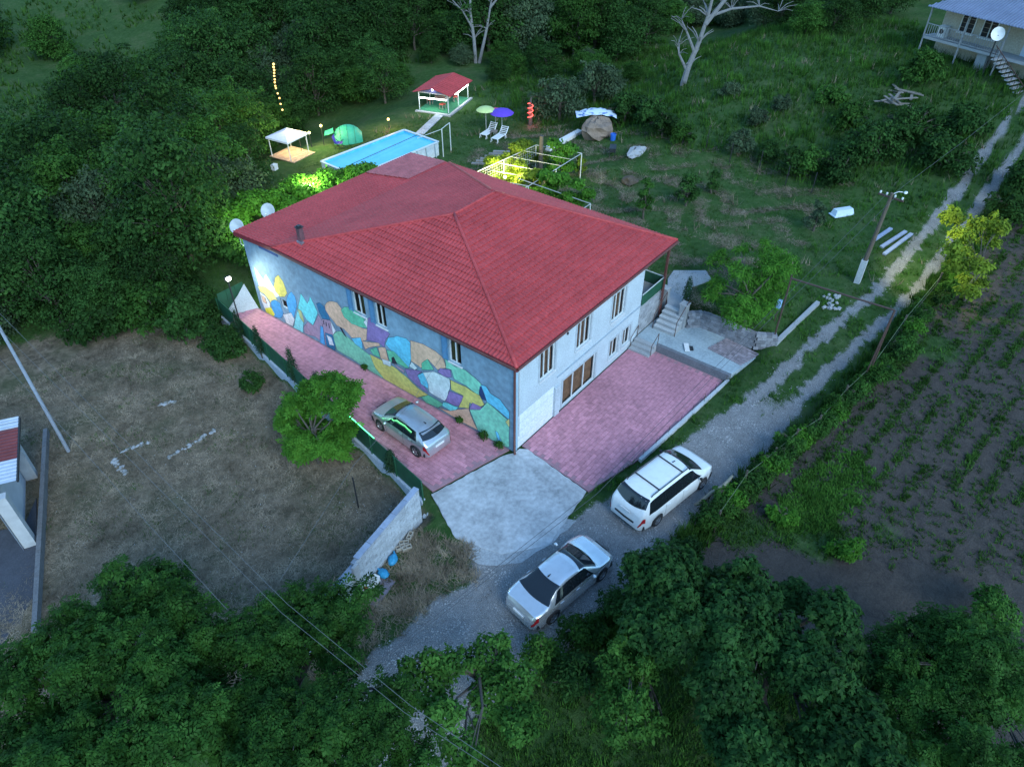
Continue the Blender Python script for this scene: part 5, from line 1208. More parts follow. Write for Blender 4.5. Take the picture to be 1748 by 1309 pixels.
# ------------------------------------------------------------------ neighbour at the left edge
nb = thing('striped_roof_building', 'white building with red and pale striped metal roof at the left edge', 'building', (-15.5,14.5,-.6)); on = np.array([-15.5,14.5,-.6])
c1, c2 = at(32,712,2.6), at(28,820,2.6); d = c2-c1; d[2] = 0; Ln = np.linalg.norm(d); d /= Ln; n = np.array([d[1],-d[0],0]); n = n if n[0] < 0 else -n
RED2 = mat('roof_dull_red',(.20,.05,.05),.5,.2,2); PAL2 = mat('roof_pale',(.5,.55,.62),.4,.15,2)
def NB(s, w, z): return c1+d*s+n*w+np.array([0,0,z-2.6])
for k, (s0, s1, m) in enumerate(((-.0,.28,PAL2),(.28,.7,PAL2),(.7,Ln*.68,RED2),(Ln*.68,Ln,PAL2))):
    MB(on).add([NB(s0+.01,0,2.6),NB(s1-.01,0,2.6),NB(s1-.01,4,2.9),NB(s0+.01,4,2.9),NB(s0+.01,0,2.52),NB(s1-.01,0,2.52)],[(0,1,2,3),(4,5,1,0)]).build('roof_sheet', m, nb)
for k in range(int(Ln/.22)): MB(on).bar(NB(k*.22,0,2.62),NB(k*.22,4,2.92),.05,.04).build('roof_rib', RED2 if .7<k*.22<Ln*.68 else PAL2, nb)
MB(on).bar(NB(0,-.02,2.55),NB(Ln,-.02,2.55),.06,.12).build('fascia', DARK, nb)
MB(on).add([NB(.1,.95,-.6),NB(Ln+.7,.95,-.6),NB(Ln+.7,.95,2.5),NB(.1,.95,2.5),NB(.1,4,-.6),NB(.1,4,2.5)],[(0,1,2,3),(0,3,5,4)]).build('wall', mat('nb_wall',(.5,.52,.55),.8,.15,1), nb)
for s in (.15, Ln+.25):
    MB(on).add([NB(s+a_,w_,z_) for z_ in (-.62,2.4) for a_, w_ in ((0,.45),(.35,.45),(.35,.92),(0,.92))],[(3,2,1,0),(4,5,6,7),(0,1,5,4),(1,2,6,5),(2,3,7,6),(3,0,4,7)]).build('pillar', mat('nb_pillar',(.45,.46,.47),.8,.2,2), nb)
YD = [tuple(at(*q,-.56)[:2]) for q in ((0,905),(40,900),(62,850),(80,760),(66,1075),(0,1130),(-80,1140),(-80,900))]
tag(MB().prism([YD[0],YD[1],YD[2],YD[4],YD[5],YD[6],YD[7]],-.75,-.55).build('asphalt_yard', mat('asphalt',(.06,.065,.08),.85,.3,1.5,fine=14,bmp=.2)), 'dark asphalt yard at the left edge', kind='structure')
lw = thing('low_wall', 'low narrow concrete wall between the asphalt yard and the brown field', 'wall', at(75,900)); ol_ = np.array(lw.location)
a, b = at(82,740), at(64,1085)
for k in range(9):
    p0, p1 = a+(b-a)*k/9, a+(b-a)*(k+.985)/9; MB(ol_).bar(p0+(0,0,.1),p1+(0,0,.1),.18,.5).build('wall_section', mat('old_wall',(.16,.16,.165),.9,.3,2,fine=12), lw)
# old foundation outline in the field
fo = [((210,770),(255,755)),((272,692),(300,684)),((285,783),(330,757)),((330,757),(368,733)),((192,785),(215,810))]
for k, (q0, q1) in enumerate(fo):
    a, b = at(*q0), at(*q1); t = thing('foundation_strip', 'broken pale foundation strip in the brown field, '+['short left one','farthest one','near middle one','right one with a block at its end','nearest left corner'][k], 'foundation', a, 0, 'old foundation strips'); d = b-a
    for j in range(22):
        if rnd.random() < .2: continue
        c = a+d*(j+.5)/22; MB(a).blob(c+(rnd.uniform(-.1,.1),rnd.uniform(-.1,.1),.0),(rnd.uniform(.05,.15),rnd.uniform(.05,.11),.05),7,5,.3,rnd).build('stone', CONC if rnd.random()<.6 else mat('lichen_stone',(.2,.2,.18),.9,.3,5), t)
# ------------------------------------------------------------------ trees and shrubs
def leaves(blobs, n, size, kind='leaf', up=.35, seed=0, fill=.5, aspect=.5):
    g_ = np.random.default_rng(seed); B = np.array(blobs, float)          # cx cy cz rx ry rz
    wgt = (B[:,3]*B[:,4]*B[:,5])**(2/3); k = g_.choice(len(B), n, p=wgt/wgt.sum())
    d = g_.normal(size=(n,3)); d /= np.linalg.norm(d,axis=1,keepdims=True); low = d[:,2] < -.35; d[low,2] *= -.6
    d /= np.linalg.norm(d,axis=1,keepdims=True)
    rr = 1 - (1-fill)*g_.random(n)**1.6; rr *= 1 + .16*np.sin(d[:,0]*5+k)*np.sin(d[:,1]*6+k*2.)+.08*g_.normal(size=n)
    P = B[k,:3] + d*B[k,3:]*rr[:,None]
    nrm = d*.7 + np.array([0,0,up+.25]) + g_.normal(size=(n,3))*.45; nrm /= np.linalg.norm(nrm,axis=1,keepdims=True)
    t = np.cross(nrm, g_.normal(size=(n,3))); t /= np.linalg.norm(t,axis=1,keepdims=True)
    t = t + np.array([0,0,-.25]); b = np.cross(nrm, t); s = size*(.6+.8*g_.random(n))[:,None]
    def quad(P, t, b, nrm, s, a=aspect):
        return np.stack([P, P+t*s*.5+b*s*a*.5-nrm*s*.06, P+t*s-nrm*s*.15, P+t*s*.5-b*s*a*.5-nrm*s*.06], 1)
    if kind == 'leaf': return quad(P, t, b, nrm, s).reshape(-1,3)
    if kind == 'lobed':
        out = []
        for a, f in ((0,1),(.9,.75),(-.9,.75)):
            tt = t*math.cos(a)+b*math.sin(a); bb = np.cross(nrm, tt); out.append(quad(P, tt, bb, nrm, s*f, .45))
        return np.concatenate(out,1).reshape(-1,3)
    if kind == 'pinnate':
        out = [quad(P+t*s*.75-nrm*s*.1, t, b, nrm, s*.45, .55)]
        for j, u in enumerate((.2,.45,.7)):
            for sg in (1,-1):
                tt = t*.45+b*sg*.9; out.append(quad(P+t*s*u-nrm*s*.08*u, tt, np.cross(nrm,tt), nrm, s*.4, .5))
        return np.concatenate(out,1).reshape(-1,3)
def trunk_mesh(blobs, h0, r, seed, name='trunk', material=None, base=(0,0), bare=False):
    r_ = random.Random(seed); mb = MB(); cx, cy = base
    B = sorted(blobs, key=lambda b: -b[5]); zt = max(b[2] for b in B)
    mb.tube([(cx,cy,-.2),(cx+r_.uniform(-.1,.1),cy+r_.uniform(-.1,.1),h0*.5),(cx+r_.uniform(-.2,.2),cy+r_.uniform(-.2,.2),h0)],[r*1.25,r,r*.8],8)
    for b in B[:14]:
        s = np.array([cx,cy,h0*r_.uniform(.65,1)]); e = np.array(b[:3])+np.array([0,0,b[5]*.3]); m = (s+e)/2+np.array([r_.uniform(-.2,.2),r_.uniform(-.2,.2),r_.uniform(-.1,.3)])
        mb.tube([s,m,e],[r*.5,r*.32,r*.1],6)
        for k in range(2):
            e2 = np.array(b[:3])+np.array([r_.uniform(-.8,.8)*b[3],r_.uniform(-.8,.8)*b[4],r_.uniform(.0,.8)*b[5]]); mb.tube([m,(m+e2)/2+(0,0,.1),e2],[r*.25,r*.15,r*.04],5)
    return mb.mesh(name, material or BARK)
def sats(c, s, r_, n):
    """small sprays of leaves standing out of a clump"""
    o = []
    for _ in range(n):
        v = np.array([r_.gauss(0,1), r_.gauss(0,1), abs(r_.gauss(0,.8))+.1]); v /= np.linalg.norm(v); q = np.array(c)+v*s*r_.uniform(.85,1.2); e = s*r_.uniform(.18,.4)
        o.append((*q, e, e*r_.uniform(.7,1.2), e*r_.uniform(.5,.9)))
    return o
def auto_blobs(seed, H, Rr_, n, low=.25):
    r_ = random.Random(seed); out = []
    for k in range(n):
        f = (k+.5)/n; z = H*(low+(1-low)*f*.92); prof = math.sin(math.pi*min(1,(.22+.78*f)))**.7+.12; a = k*2.4+r_.uniform(-.5,.5)
        q = Rr_*prof*r_.uniform(.35,.75); s = Rr_*r_.uniform(.38,.6)*(.75+.4*prof)
        c = (q*math.cos(a), q*math.sin(a), z-s*.4); out.append((*c, s, s*r_.uniform(.8,1.1), s*r_.uniform(.65,.85)))
        out += sats(c, s, r_, 3)
    return out
def make_tree(name, label, loc, blobs, n, size, lm, kind='leaf', trunk_r=.14, h0=1.2, seed=0, cat='tree', group=None, aspect=.5, fill=.5, stem='trunk', crown='crown', up=.35):
    t = thing(name, label, cat, loc, 0, group)
    me = np_mesh(crown, leaves(blobs, n, size, kind, up, seed, fill, aspect), 4); me.materials.append(lm); link(crown, me, t)
    link(stem, trunk_mesh(blobs, h0, trunk_r, seed), t); return t
def put(proto, loc, rz, s, label=None, group=None):
    c = copy_tree(proto); c.location = [float(v) for v in loc]; c.rotation_euler = (0,0,rz); c.scale = (s[0],s[0],s[1])
    if label: c['label'] = label
    if group: c['group'] = group
    return c
LF = leaf_mat('leaf_forest', (.008,.030,.007), (.04,.10,.022), .2, .6, .35)
LF2 = leaf_mat('leaf_forest_fresh', (.014,.055,.009), (.06,.15,.026), .2, .6, .3)
LFG = leaf_mat('leaf_grey', (.03,.06,.03), (.085,.13,.065), .2, .65, .25)
LW_ = leaf_mat('leaf_walnut', (.006,.028,.005), (.042,.115,.02), .2, .5, .05)
LFIG = leaf_mat('leaf_fig', (.006,.028,.008), (.036,.10,.023), .15, .5, .05)
LLIT = leaf_mat('leaf_fresh_lamplit', (.04,.145,.016), (.10,.26,.03), .3, .55, .1)  # brighter leaf colour carries lamplight on vines and acacia; plain fresh bushes share it
LYEL = leaf_mat('leaf_lamplit_yellow', (.09,.15,.014), (.2,.28,.03), .3, .55, .1)  # leaf green yellowed by painted lamplight, for the street-lit tree and pergola vines
LCYP = leaf_mat('leaf_cypress', (.012,.04,.02), (.03,.07,.03), .1, .7, .2)

ORD = 'first second third fourth fifth sixth seventh eighth ninth tenth eleventh twelfth thirteenth fourteenth fifteenth sixteenth seventeenth eighteenth nineteenth twentieth'.split(); ORD += ['twenty-'+o for o in ORD[:9]]
# the wood behind and left of the house: each tree a thing
protos = []
for k in range(8):
    H = [7.5,6.5,8.5,6,9,5.5,7,8][k]; Rr_ = [3.0,3.2,3.1,2.8,3.4,2.6,3.4,2.9][k]
    bl_ = auto_blobs(50+k, H, Rr_, 15, .18)
    t = make_tree('wood_tree', 'dense dark green tree in the wood on the slope', (0,0,-60), bl_, 14000, .21, [LF,LF,LF,LFG,LF,LF2,LF,LF2][k], 'leaf', .16, 2.0, 80+k, 'tree', 'trees of the wood', .6, .45)
    protos.append(t)
free = list(range(8)); used_first = set()
def wood_ok(px, py, base):
    if px < -260 or px > 2000 or py > 640: return False
    # meadows on the far slope, left
    if (150-.5*px < py < 350-.55*px and px < 330) and not (rnd.random() < .08): return False
    if py < 70 and px < 240 and rnd.random() > .1: return False
    b = np.interp(px, [-260,0,60,150,250,320,360,400,430,470,545,620,700,715,790,830,900,960,1040,1080,1120,1200,1300,1420,1540,1600,2000],
                      [620,605,590,578,566,575,545,440,330,268,208,196,165,112,118,150,150,150,168,150,60,45,55,60,62,20,-20])
    return py < b
cnt = 0; rs = random.Random(11); placed = []
lands = [(60,540,'beside the brown field at the left edge'),(180,500,'at the edge of the brown field'),(330,470,'beside the far end of the green fence'),(120,400,'in the wood at the left edge'),(260,380,'left of the grape vines'),(380,310,'left of the white canopy'),(130,290,'below the left meadow'),(300,220,'above the wood left of the canopy'),(420,200,'left of the hanging light string'),(520,170,'right of the hanging light string'),(640,150,'behind the pool'),(150,60,'between the two left meadows'),(300,90,'on the slope above the left meadow'),(450,60,'on the far slope above the light string'),(600,50,'on the far slope above the pool'),(720,80,'left of the bare grey tree'),(760,130,'just behind the gazebo'),(880,110,'right of the bare grey tree'),(960,60,'between the bare and the dead tree'),(1060,110,'left of the dead tree'),(1130,30,'behind the dead tree'),(1300,30,'at the top edge right of the dead tree'),(1420,40,'at the top edge above the meadow'),(1520,40,'left of the hillside house'),(1700,-10,'behind the hillside house')]
look = ['dark green domed tree','dark green broad tree','tall dark green tree','grey green tree','tallest dark green tree','fresh green low tree','dark green spreading tree','fresh green tree']
gxs = np.arange(-30, 190, 3.9)
for gx_ in gxs:
    for gy_ in np.arange(-10, 200, 3.9):
        x = gx_+rs.uniform(-1.3,1.3); y = gy_+rs.uniform(-1.3,1.3); d = math.hypot(x-CAM[0], y-CAM[1])
        if d > 70 and rs.random() < min(.62,(d-70)/90): continue
        z = float(terrain(x,y)); px, py = proj((x,y,z))
        if (np.array((x,y,z))-CAM)@_fwd < 5 or not wood_ok(px,py,None): continue
        if d > 190: continue
        placed.append((x,y,z,px,py,d))
placed.sort(key=lambda q: q[5]); placed = placed[:300]
for i, (x,y,z,px,py,d) in enumerate(placed):
    k = rs.randrange(8) if i >= 8 else i
    s = rs.uniform(.75,1.15)*(1+max(0,d-80)/200)
    if py > 100 and 700 < px < 1100: s *= .62
    edge = not wood_ok(px, py+55, None)
    if edge: s *= .7
    near = min(lands, key=lambda q: math.hypot(q[0]-px, q[1]-py)); lb = look[k]+' '+near[2]; gr = 'trees '+near[2]
    if i < 8:
        c = protos[i]; c.location = (x,y,z); c.rotation_euler = (0,0,rs.uniform(0,6.28)); c.scale = (s,s,s); c['label'] = lb; c['group'] = gr
    else: put(protos[k], (x,y,z), rs.uniform(0,6.28), (s, s*rs.uniform(.85,1.1)), lb, gr)

same = {}
for o in bpy.data.objects:
    if o.name.startswith('wood_tree') and 'label' in o: same.setdefault(o['label'], []).append(o)
for lb, os_ in same.items():
    if len(os_) > 1:
        for k, o in enumerate(sorted(os_, key=lambda q: proj(q.location)[0])): o['label'] = lb+', '+ORD[k]+' from left'
# bare dead trees
def dead(name, label, px, py, limbs, seed):
    p = at(px, py); t = thing(name, label, 'tree', p); mb = MB()
    for pts, r0 in limbs:
        P = [np.array(q, float) for q in pts]; n = len(P); r0 = r0*.72; mb.tube(P, [r0*(1-.85*i/(n-1)) for i in range(n)], 8)
        r_ = random.Random(seed+len(mb.v))
        for i in range(1, n):
            for j in range(5):
                e = P[i]+np.array([r_.uniform(-1.6,1.6),r_.uniform(-1.6,1.6),r_.uniform(.2,1.6)])*.8; mb.tube([P[i],(P[i]+e)/2+(0,0,.15),e],[r0*.28*(1-.7*i/n),r0*.16,.015],5)
    mb.build('trunk', BARK_D, t); return t
rx = lambda a, h: (_right[0]*a, _right[1]*a, h)
dead('dead_tree', 'tall pale dead tree with a forked bare trunk in the meadow', 1165,145, [([rx(0,-.2),rx(.3,1.6),rx(.9,3.6),rx(1.3,5.6),rx(1.6,8.5),rx(1.5,11)],.42),([rx(.6,2.8),rx(-.3,4.4),rx(-.9,5.4)],.2),([rx(.2,1.2),rx(-.7,2.6),rx(-.9,3.3)],.2),([rx(1.2,5.0),rx(2.6,7),rx(4.4,9.2),rx(5.2,11)],.3),([rx(1.4,5.6),rx(3.2,6.2),rx(5.5,6.4),rx(7.2,6.0)],.2)], 3)
dead('bare_tree', 'grey leafless forked tree rising above the wood behind the gazebo', 812,108, [([rx(0,-.2),rx(-.1,2.5),rx(-.4,5),rx(-.3,8.5),rx(.2,11)],.3),([rx(-.2,3.5),rx(-1.2,5.2),rx(-2.6,6.6)],.18),([rx(.4,0),rx(1.3,3.5),rx(1.8,6),rx(2.6,9)],.26),([rx(1.7,5.5),rx(3,7),rx(4.2,8.6)],.18)], 8)
# string of lights hanging in a tree left of the pool
st = thing('light_string', 'vertical string of small warm bulbs hanging in the dark trees', 'lights', above(475,205,2.0)); os_ = np.array(st.location)
prevp = None
for k, (px, py) in enumerate(((467,110),(467,115),(468,120),(468,125),(468,130),(469,136),(469,141),(470,147),(471,151),(474,160),(477,168),(479,178),(482,188))):
    q = above(px, py, 8.2-k*.38) ; q = np.array(q); 
    fr_ = CAM-q; q = q + fr_/np.linalg.norm(fr_)*1.0
    MB(os_).blob(q,.085,8,5).build('bulb', emit('bulb_string',(1,.62,.18),1.1), st)
    if prevp is not None: MB(os_).tube([prevp,q],.012,4).build('cord', DARK, st)
    prevp = q

ld = bpy.data.lights.new('string_glow','POINT'); ld.energy = 90; ld.color = (1,.7,.25); ld.shadow_soft_size = .5; link('string_glow', ld, st, prevp-os_+np.array([-.6,-.4,2.2]))
# near trees: crown clumps given as (photo x, photo y, height of clump, radius)
def clump_tree(name, label, clumps, base, n, size, lm, kind, tr, seed, cat='tree', group=None, aspect=.5, fill=.45, h0=2.2, up=.35):
    b = at(*base); bl_ = []
    for px, py, z, r in clumps:
        q = above(px, py, z)-b; bl_.append((q[0],q[1],q[2],r,r*.95,r*.75)); bl_ += sats(q, r, random.Random(int(px*7+py)), 3)
    return make_tree(name, label, b, bl_, n, size, lm, kind, tr, h0, seed, cat, group, aspect, fill, up=up)
r5 = random.Random(21)
def fillc(pts, zs, r, jit=25):
    return [(x+r5.uniform(-jit,jit), y+r5.uniform(-jit,jit), r5.uniform(*zs), r*r5.uniform(.55,1.3)) for x, y in pts]
clump_tree('walnut_tree', 'large walnut tree filling the bottom left corner', fillc([(60,1130),(130,1080),(220,1040),(300,1060),(180,1150),(90,1220),(260,1160),(340,1120),(20,1270),(150,1280),(270,1260),(240,1000),(290,1010),(350,1220),(60,1330),(200,1350)],(3.6,5.4),1.15),(230,1240),14000,.28,LW_,'pinnate',.3,31,aspect=.5,fill=.35)
clump_tree('walnut_tree', 'walnut tree beside the block wall, right of the corner walnut', fillc([(420,1090),(480,1120),(540,1080),(590,1130),(450,1190),(520,1240),(600,1200),(650,1190),(420,1290),(600,1290),(670,1260),(500,1310),(560,1050),(700,1290),(440,1350),(620,1360)],(3.4,5.0),1.0),(520,1230),10000,.28,LW_,'pinnate',.28,32,aspect=.5,fill=.35)
clump_tree('mulberry_bush', 'tall dark shrub between the two road edges at the bottom', fillc([(770,1140),(830,1110),(880,1150),(760,1210),(850,1200),(800,1270),(890,1240),(740,1180)],(2.0,3.2),.85,15),(820,1200),9000,.15,LF2,'leaf',.12,33,'shrub',aspect=.55)
clump_tree('fig_tree', 'broad fig tree with large dark leaves at the garden corner', fillc([(1130,1010),(1200,1000),(1290,1000),(1370,1010),(1430,1060),(1150,1080),(1240,1070),(1330,1080),(1420,1130),(1480,1120),(1260,1150),(1350,1160),(1440,1200),(1280,1240),(1380,1260),(1460,1280),(1320,1320),(1110,1050)],(2.8,4.2),1.1),(1300,1140),34000,.17,LFIG,'lobed',.25,34,fill=.4)
clump_tree('plum_tree', 'small fresh green tree left of the fig at the bottom', fillc([(1060,1130),(1100,1120),(1080,1190),(1110,1240),(1060,1220)],(2.0,3.2),.75,12),(1090,1190),6500,.13,LF2,'leaf',.1,35,aspect=.5)
clump_tree('ash_tree', 'dark tree with drooping leaves in the bottom right corner', fillc([(1540,1120),(1600,1100),(1660,1130),(1720,1110),(1560,1190),(1630,1190),(1700,1200),(1540,1260),(1610,1270),(1690,1280),(1750,1180),(1760,1290)],(2.8,4.4),1.0),(1640,1220),8500,.27,LW_,'pinnate',.2,36,aspect=.45)
clump_tree('garden_bush', 'low green bush in the garden at the right edge', fillc([(1680,1010),(1710,1030),(1695,1050)],(.7,1.2),.7,8),(1695,1035),2600,.14,LF2,'leaf',.06,37,'bush',h0=.4)
for k, (px, py, r, lb) in enumerate(((1000,1075,.75,'dark bush below the silver sedan by the road edge'),(1060,1035,.8,'leafy bush between the silver sedan and the fig tree'),(1110,985,.75,'leafy bush on the fence in front of the fig tree'),(1165,945,.7,'leafy bush on the fence below the minivan'),(930,1120,.8,'low dark bush at the road edge under the sedan'),(985,1150,.9,'dark bush above the bare soil at the bottom'),(1240,850,.5,'small weed bush at the fence by the cloth bundle'),(1290,800,.5,'weed bush at the third fence post'),(1345,760,.5,'weed bush between the fence posts near the garden rows'),(1500,640,.7,'green bush at the foot of the pipe frame'),(1545,600,.75,'green bush right of the pipe frame'),(1340,880,.4,'small bright plant in the garden soil'),(1440,940,.45,'small round plant in the dark soil'))):
    c = [(px+r5.uniform(-18,18), py+r5.uniform(-8,8), r5.uniform(.4,1.2)*r/.7, r*r5.uniform(.6,.9)) for _ in range(5)]
    clump_tree('roadside_bush', lb, c, (px,py+12), 2600, .13, [LF2,LF][k%2] if k < 9 else LLIT if k > 10 else LF2, 'leaf', .05, 60+k, 'bush', 'bushes along the track and garden', h0=.4)
clump_tree('acacia_tree', 'bright green feathery tree standing by the green fence and hatchback', fillc([(530,660),(565,650),(592,665),(505,690),(545,685),(585,700)],(2.5,3.3),.55,6)+fillc([(490,715),(525,725),(560,730),(590,730),(515,755),(550,765),(580,755)],(1.0,1.9),.6,6),(545,790),5200,.36,LLIT,'pinnate',.09,38,aspect=.5)
clump_tree('lit_tree', 'yellow green young tree lit by the street lamp beside the garden', fillc([(1622,375),(1640,400),(1660,380),(1625,430),(1650,430),(1680,385),(1690,410),(1635,455),(1665,455),(1705,390)],(2.6,3.6),.6,6)+fillc([(1640,480),(1670,480),(1650,500)],(1.2,1.8),.5,6),(1645,515),7500,.17,LYEL,'leaf',.07,39,aspect=.6)
clump_tree('willow_tree', 'bushy bright green tree in the yard above the garden stairs', fillc([(1230,440),(1270,430),(1310,440),(1220,480),(1260,475),(1300,480),(1240,515),(1285,515),(1320,460),(1215,500),(1260,530),(1300,520),(1330,485)],(1.4,3.2),.85,8),(1270,560),17000,.2,LLIT,'leaf',.12,40,aspect=.25)
for k, (px, py, h, r, lb, lm) in enumerate(((1170,352,2.6,.75,'round dark shrub alone in the middle of the lawn',LF),(1098,375,3.2,.55,'slim young tree just beyond the roof edge',LF2),(1388,395,2.2,.5,'slim brownish sapling on the lawn by the tub',LFG),(1215,330,1.8,.4,'thin sapling right of the round shrub',LF),(1345,300,2.2,.9,'dark shrub at the wire fence left',LF),(1480,275,2.8,2.1,'wide thicket above the wooden pole',LF),(1545,245,2.6,2.0,'thicket between the meadow and the track',LF),(1600,290,2.4,1.7,'dark thicket at the track side above the pole',LF),(1570,140,2.6,1.5,'yellow green bush below the hillside house',LF2),(1330,190,1.2,.8,'pale grey bush in the tall meadow grass',LFG),(1245,165,1.2,.8,'silvery round bush in the meadow',LFG),(1420,175,1.3,1.0,'olive bush in the meadow left of the boards',LF2),(955,205,3.8,2.4,'grey green olive tree between the red lit stump and the boulder',LFG),(1015,178,4.0,2.2,'grey green tree above the boulder',LFG),(1065,210,2.6,1.5,'dark tree right of the boulder',LF),(1110,215,2.2,1.3,'dark shrub at the lawn edge below the dead tree',LF),(1720,380,1.8,1.2,'dark bush at the right edge behind the lit tree',LF),(1740,330,2.0,1.3,'dark tree at the right edge by the track',LF),(395,610,1.6,.8,'low dark shrub at the foot of the green fence',LF),(330,575,2.6,1.3,'dense dark shrub at the upper corner of the brown field',LF),(270,560,3.0,1.5,'dark shrub at the upper edge of the brown field',LF2),(180,575,2.6,1.5,'dark shrub where the field meets the wood',LF),(385,600,1.8,1.0,'dark green shrub against the green fence',LF),(350,560,3.0,1.3,'dark tree at the corner of the brown field',LF),(290,520,4.0,1.6,'tall dark tree at the edge of the brown field',LFG),(225,500,4.5,1.8,'dark spreading tree left of the tall one by the field',LF),(430,660,.8,.6,'low dark bush below the fence footing',LF),(1130,235,2.0,1.0,'dark shrub left of the wire fence at the lawn edge',LF),(1165,245,1.6,.9,'dense shrub at the left end of the wire fence',LF2),(1260,262,1.8,.9,'shrub behind the first wire fence posts',LFG),(1310,275,1.6,.9,'shrub behind the middle of the wire fence',LF),(1375,300,2.0,1.2,'wide shrub behind the right end of the wire fence',LF2),(1420,315,2.0,1.2,'shrub between the wire fence and the thicket',LF),(1290,215,1.4,.8,'grey weedy shrub in the meadow above the wire fence',LFG),(1450,215,1.8,1.2,'green shrub in the meadow left of the thicket',LF2),(1640,230,2.2,1.6,'dark bush beside the upper track',LF),(990,300,1.6,.45,'small yellow leaved shrub by the pergola post',LYEL))):
    b = at(px, py); bl_ = auto_blobs(200+k, h, r, 7, .25)
    make_tree('garden_tree' if h > 2.3 else 'garden_shrub', lb, b, bl_, int(1500+1500*min(r,2)), .10+.08*min(r,1.6), lm, 'leaf', .05+.03*r, h*.4, 300+k, 'tree' if h > 2.3 else 'shrub', 'garden trees and shrubs', .55)
for k in range(28):
    f = k/27; px = np.interp(f,[0,.3,.6,.8,1],[1205,1330,1440,1540,1640])+r5.uniform(-6,6); py = np.interp(f,[0,.3,.6,.8,1],[890,780,690,585,470])
    c = [(px+r5.uniform(-12,12), py+r5.uniform(-8,8), r5.uniform(.25,1.0), r5.uniform(.3,.5)) for _ in range(6)]
    clump_tree('fence_bush', ORD[k]+' leafy weed bush on the garden fence, counting from the minivan', c, (px,py+8), 1700, .12, [LF2,LF,LF2,LLIT][k%4], 'leaf', .03, 800+k, 'bush', 'bushes on the garden fence', h0=.3)
# trellised vines behind the house, and the vines of the pergola
for k, (px, py, h, r, lb, lm) in enumerate(((300,400,2.4,1.7,'left end',LLIT),(350,385,2.4,1.6,'second from the left end',LLIT),(400,365,2.4,1.6,'behind the corner dish',LLIT),(450,350,2.4,1.6,'behind the second dish',LLIT),(500,335,2.3,1.5,'middle of the back eave',LLIT),(545,325,2.3,1.5,'right of the middle',LLIT),(590,310,2.3,1.4,'below the pool corner',LLIT),(620,300,2.3,1.2,'right end by the pool',LLIT),(415,420,2.0,1.3,'hanging left of the long wall',LF2))):
    q = above(px, py, h*.7); b = np.array([q[0],q[1],float(terrain(q[0],q[1]))]); r6 = random.Random(k)
    bl_ = [(r6.uniform(-1.2,1.2)*r*.8, r6.uniform(-1,1)*r*.8, h*r6.uniform(.55,.95), r*.55, r*.55, r*.35) for _ in range(8)]
    make_tree('grape_vine', 'leafy grape vine on the trellis behind the house, '+lb, b, bl_, 4200, .2, lm, 'leaf', .05, 1.0, 400+k, 'vine', 'vines behind the house', .8)
for k, (px, py, r, lb, lm) in enumerate(((845,290,.8,'left end by the wire mesh',LYEL),(880,285,.9,'left of the bare trunk',LYEL),(905,265,.9,'brightest at the bare trunk',LYEL),(960,270,.9,'green, right of the bare trunk',LLIT),(905,310,.7,'nearest the ridge of the roof',LYEL),(950,325,.8,'low green one above the roof edge',LLIT),(985,340,.7,'at the right corner post',LLIT),(925,318,.7,'between trunk and roof edge',LLIT))):
    q = above(px, py, 1.5); b = np.array([q[0],q[1],float(terrain(q[0],q[1]))]); r6 = random.Random(70+k)
    bl_ = [(r6.uniform(-1,1)*r, r6.uniform(-1,1)*r, r6.uniform(.8,2.5), r*.65, r*.65, r*.5) for _ in range(7)]
    make_tree('pergola_vine', 'grape vine on the pipe pergola, '+lb, b, bl_, 3600, .17, lm, 'leaf', .04, .8, 500+k, 'vine', 'pergola vines', .8)
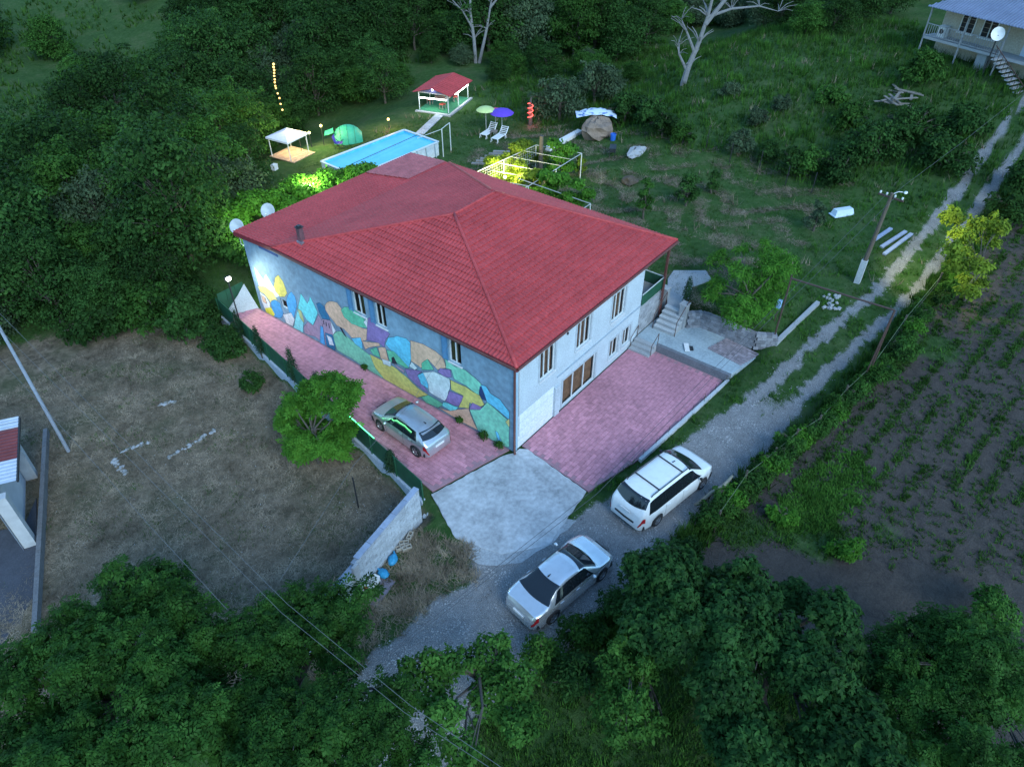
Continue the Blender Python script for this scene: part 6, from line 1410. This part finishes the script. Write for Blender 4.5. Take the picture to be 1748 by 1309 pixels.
# little cypresses along the fence and by the stairs
def cypress(px, py, h, r, lb, z=None):
    b = at(px, py, z); bl_ = [(0,0,h*f,r*s,r*s,h*.14) for f, s in ((.15,.8),(.3,1),(.45,.95),(.6,.8),(.75,.6),(.88,.35))]
    make_tree('cypress', lb, b, bl_, 1500, .10, LCYP, 'leaf', .04, h*.3, int(px), 'cypress', 'young cypresses', .3, .3, up=1.2)
cypress(413,578,2.0,.26,'first young cypress at the far end of the green fence',.03); cypress(447,606,2.0,.26,'second young cypress along the green fence',.03)
cypress(505,652,2.3,.3,'third cypress along the fence, left of the feathery tree',.03); cypress(548,690,2.2,.28,'cypress half hidden behind the feathery tree',.03)
cypress(670,806,1.5,.34,'bushy cypress near the rear of the hatchback',.03); cypress(1170,520,1.9,.28,'dark pointed cypress beside the garden stairs',1.36)
for k, (px, py, s, lb) in enumerate(((826,752,.32,'larger weed growing at the foot of the mural near the corner'),(786,722,.22,'small weed at the foot of the mural, left of the larger one'),(853,766,.25,'weed at the foot of the mural nearest the downpipe'),(640,620,.2,'low weed at the mural foot below the purple patch'))):
    b = at(px, py, .03); b[0] = min(b[0], -.12)
    make_tree('weed', lb, b, [(0,0,s,s*.6,s*.6,s),(0.1,.2,s*.6,s*.6,s*.6,s*.5)], 260, .12, LF2, 'leaf', .012, s, 700+k, 'weed', 'weeds along the mural', .4, stem='stem', crown='leaves')
# dark LED strip on the fence top, glowing green
a = at(581,720,1.27); b = at(626,757,1.27); a[0] = fence_x(a[1]); b[0] = fence_x(b[1])
t = thing('led_strip', 'glowing green light strip on top of the green fence by the hatchback', 'light strip', a); MB(a).tube([a,b],.025,6).build('tube', emit('led_green',(.12,1,.35),1.3), t)
ld = bpy.data.lights.new('led_glow','AREA'); ld.shape = 'RECTANGLE'; ld.size = 2.4; ld.size_y = .06; ld.energy = 4; ld.color = (.2,1,.4)
lo = link('led_glow', ld, t, (b-a)/2+np.array([.08,0,.05])); lo.rotation_euler = (0,R(35),math.atan2((b-a)[1],(b-a)[0])+R(90)); lo.rotation_euler = Vector((.8,0,-.1)).to_track_quat('-Z','Y').to_euler()
print('objects', len(bpy.data.objects), 'tris', sum(len(m.loops)-2*len(m.polygons) for m in bpy.data.meshes))
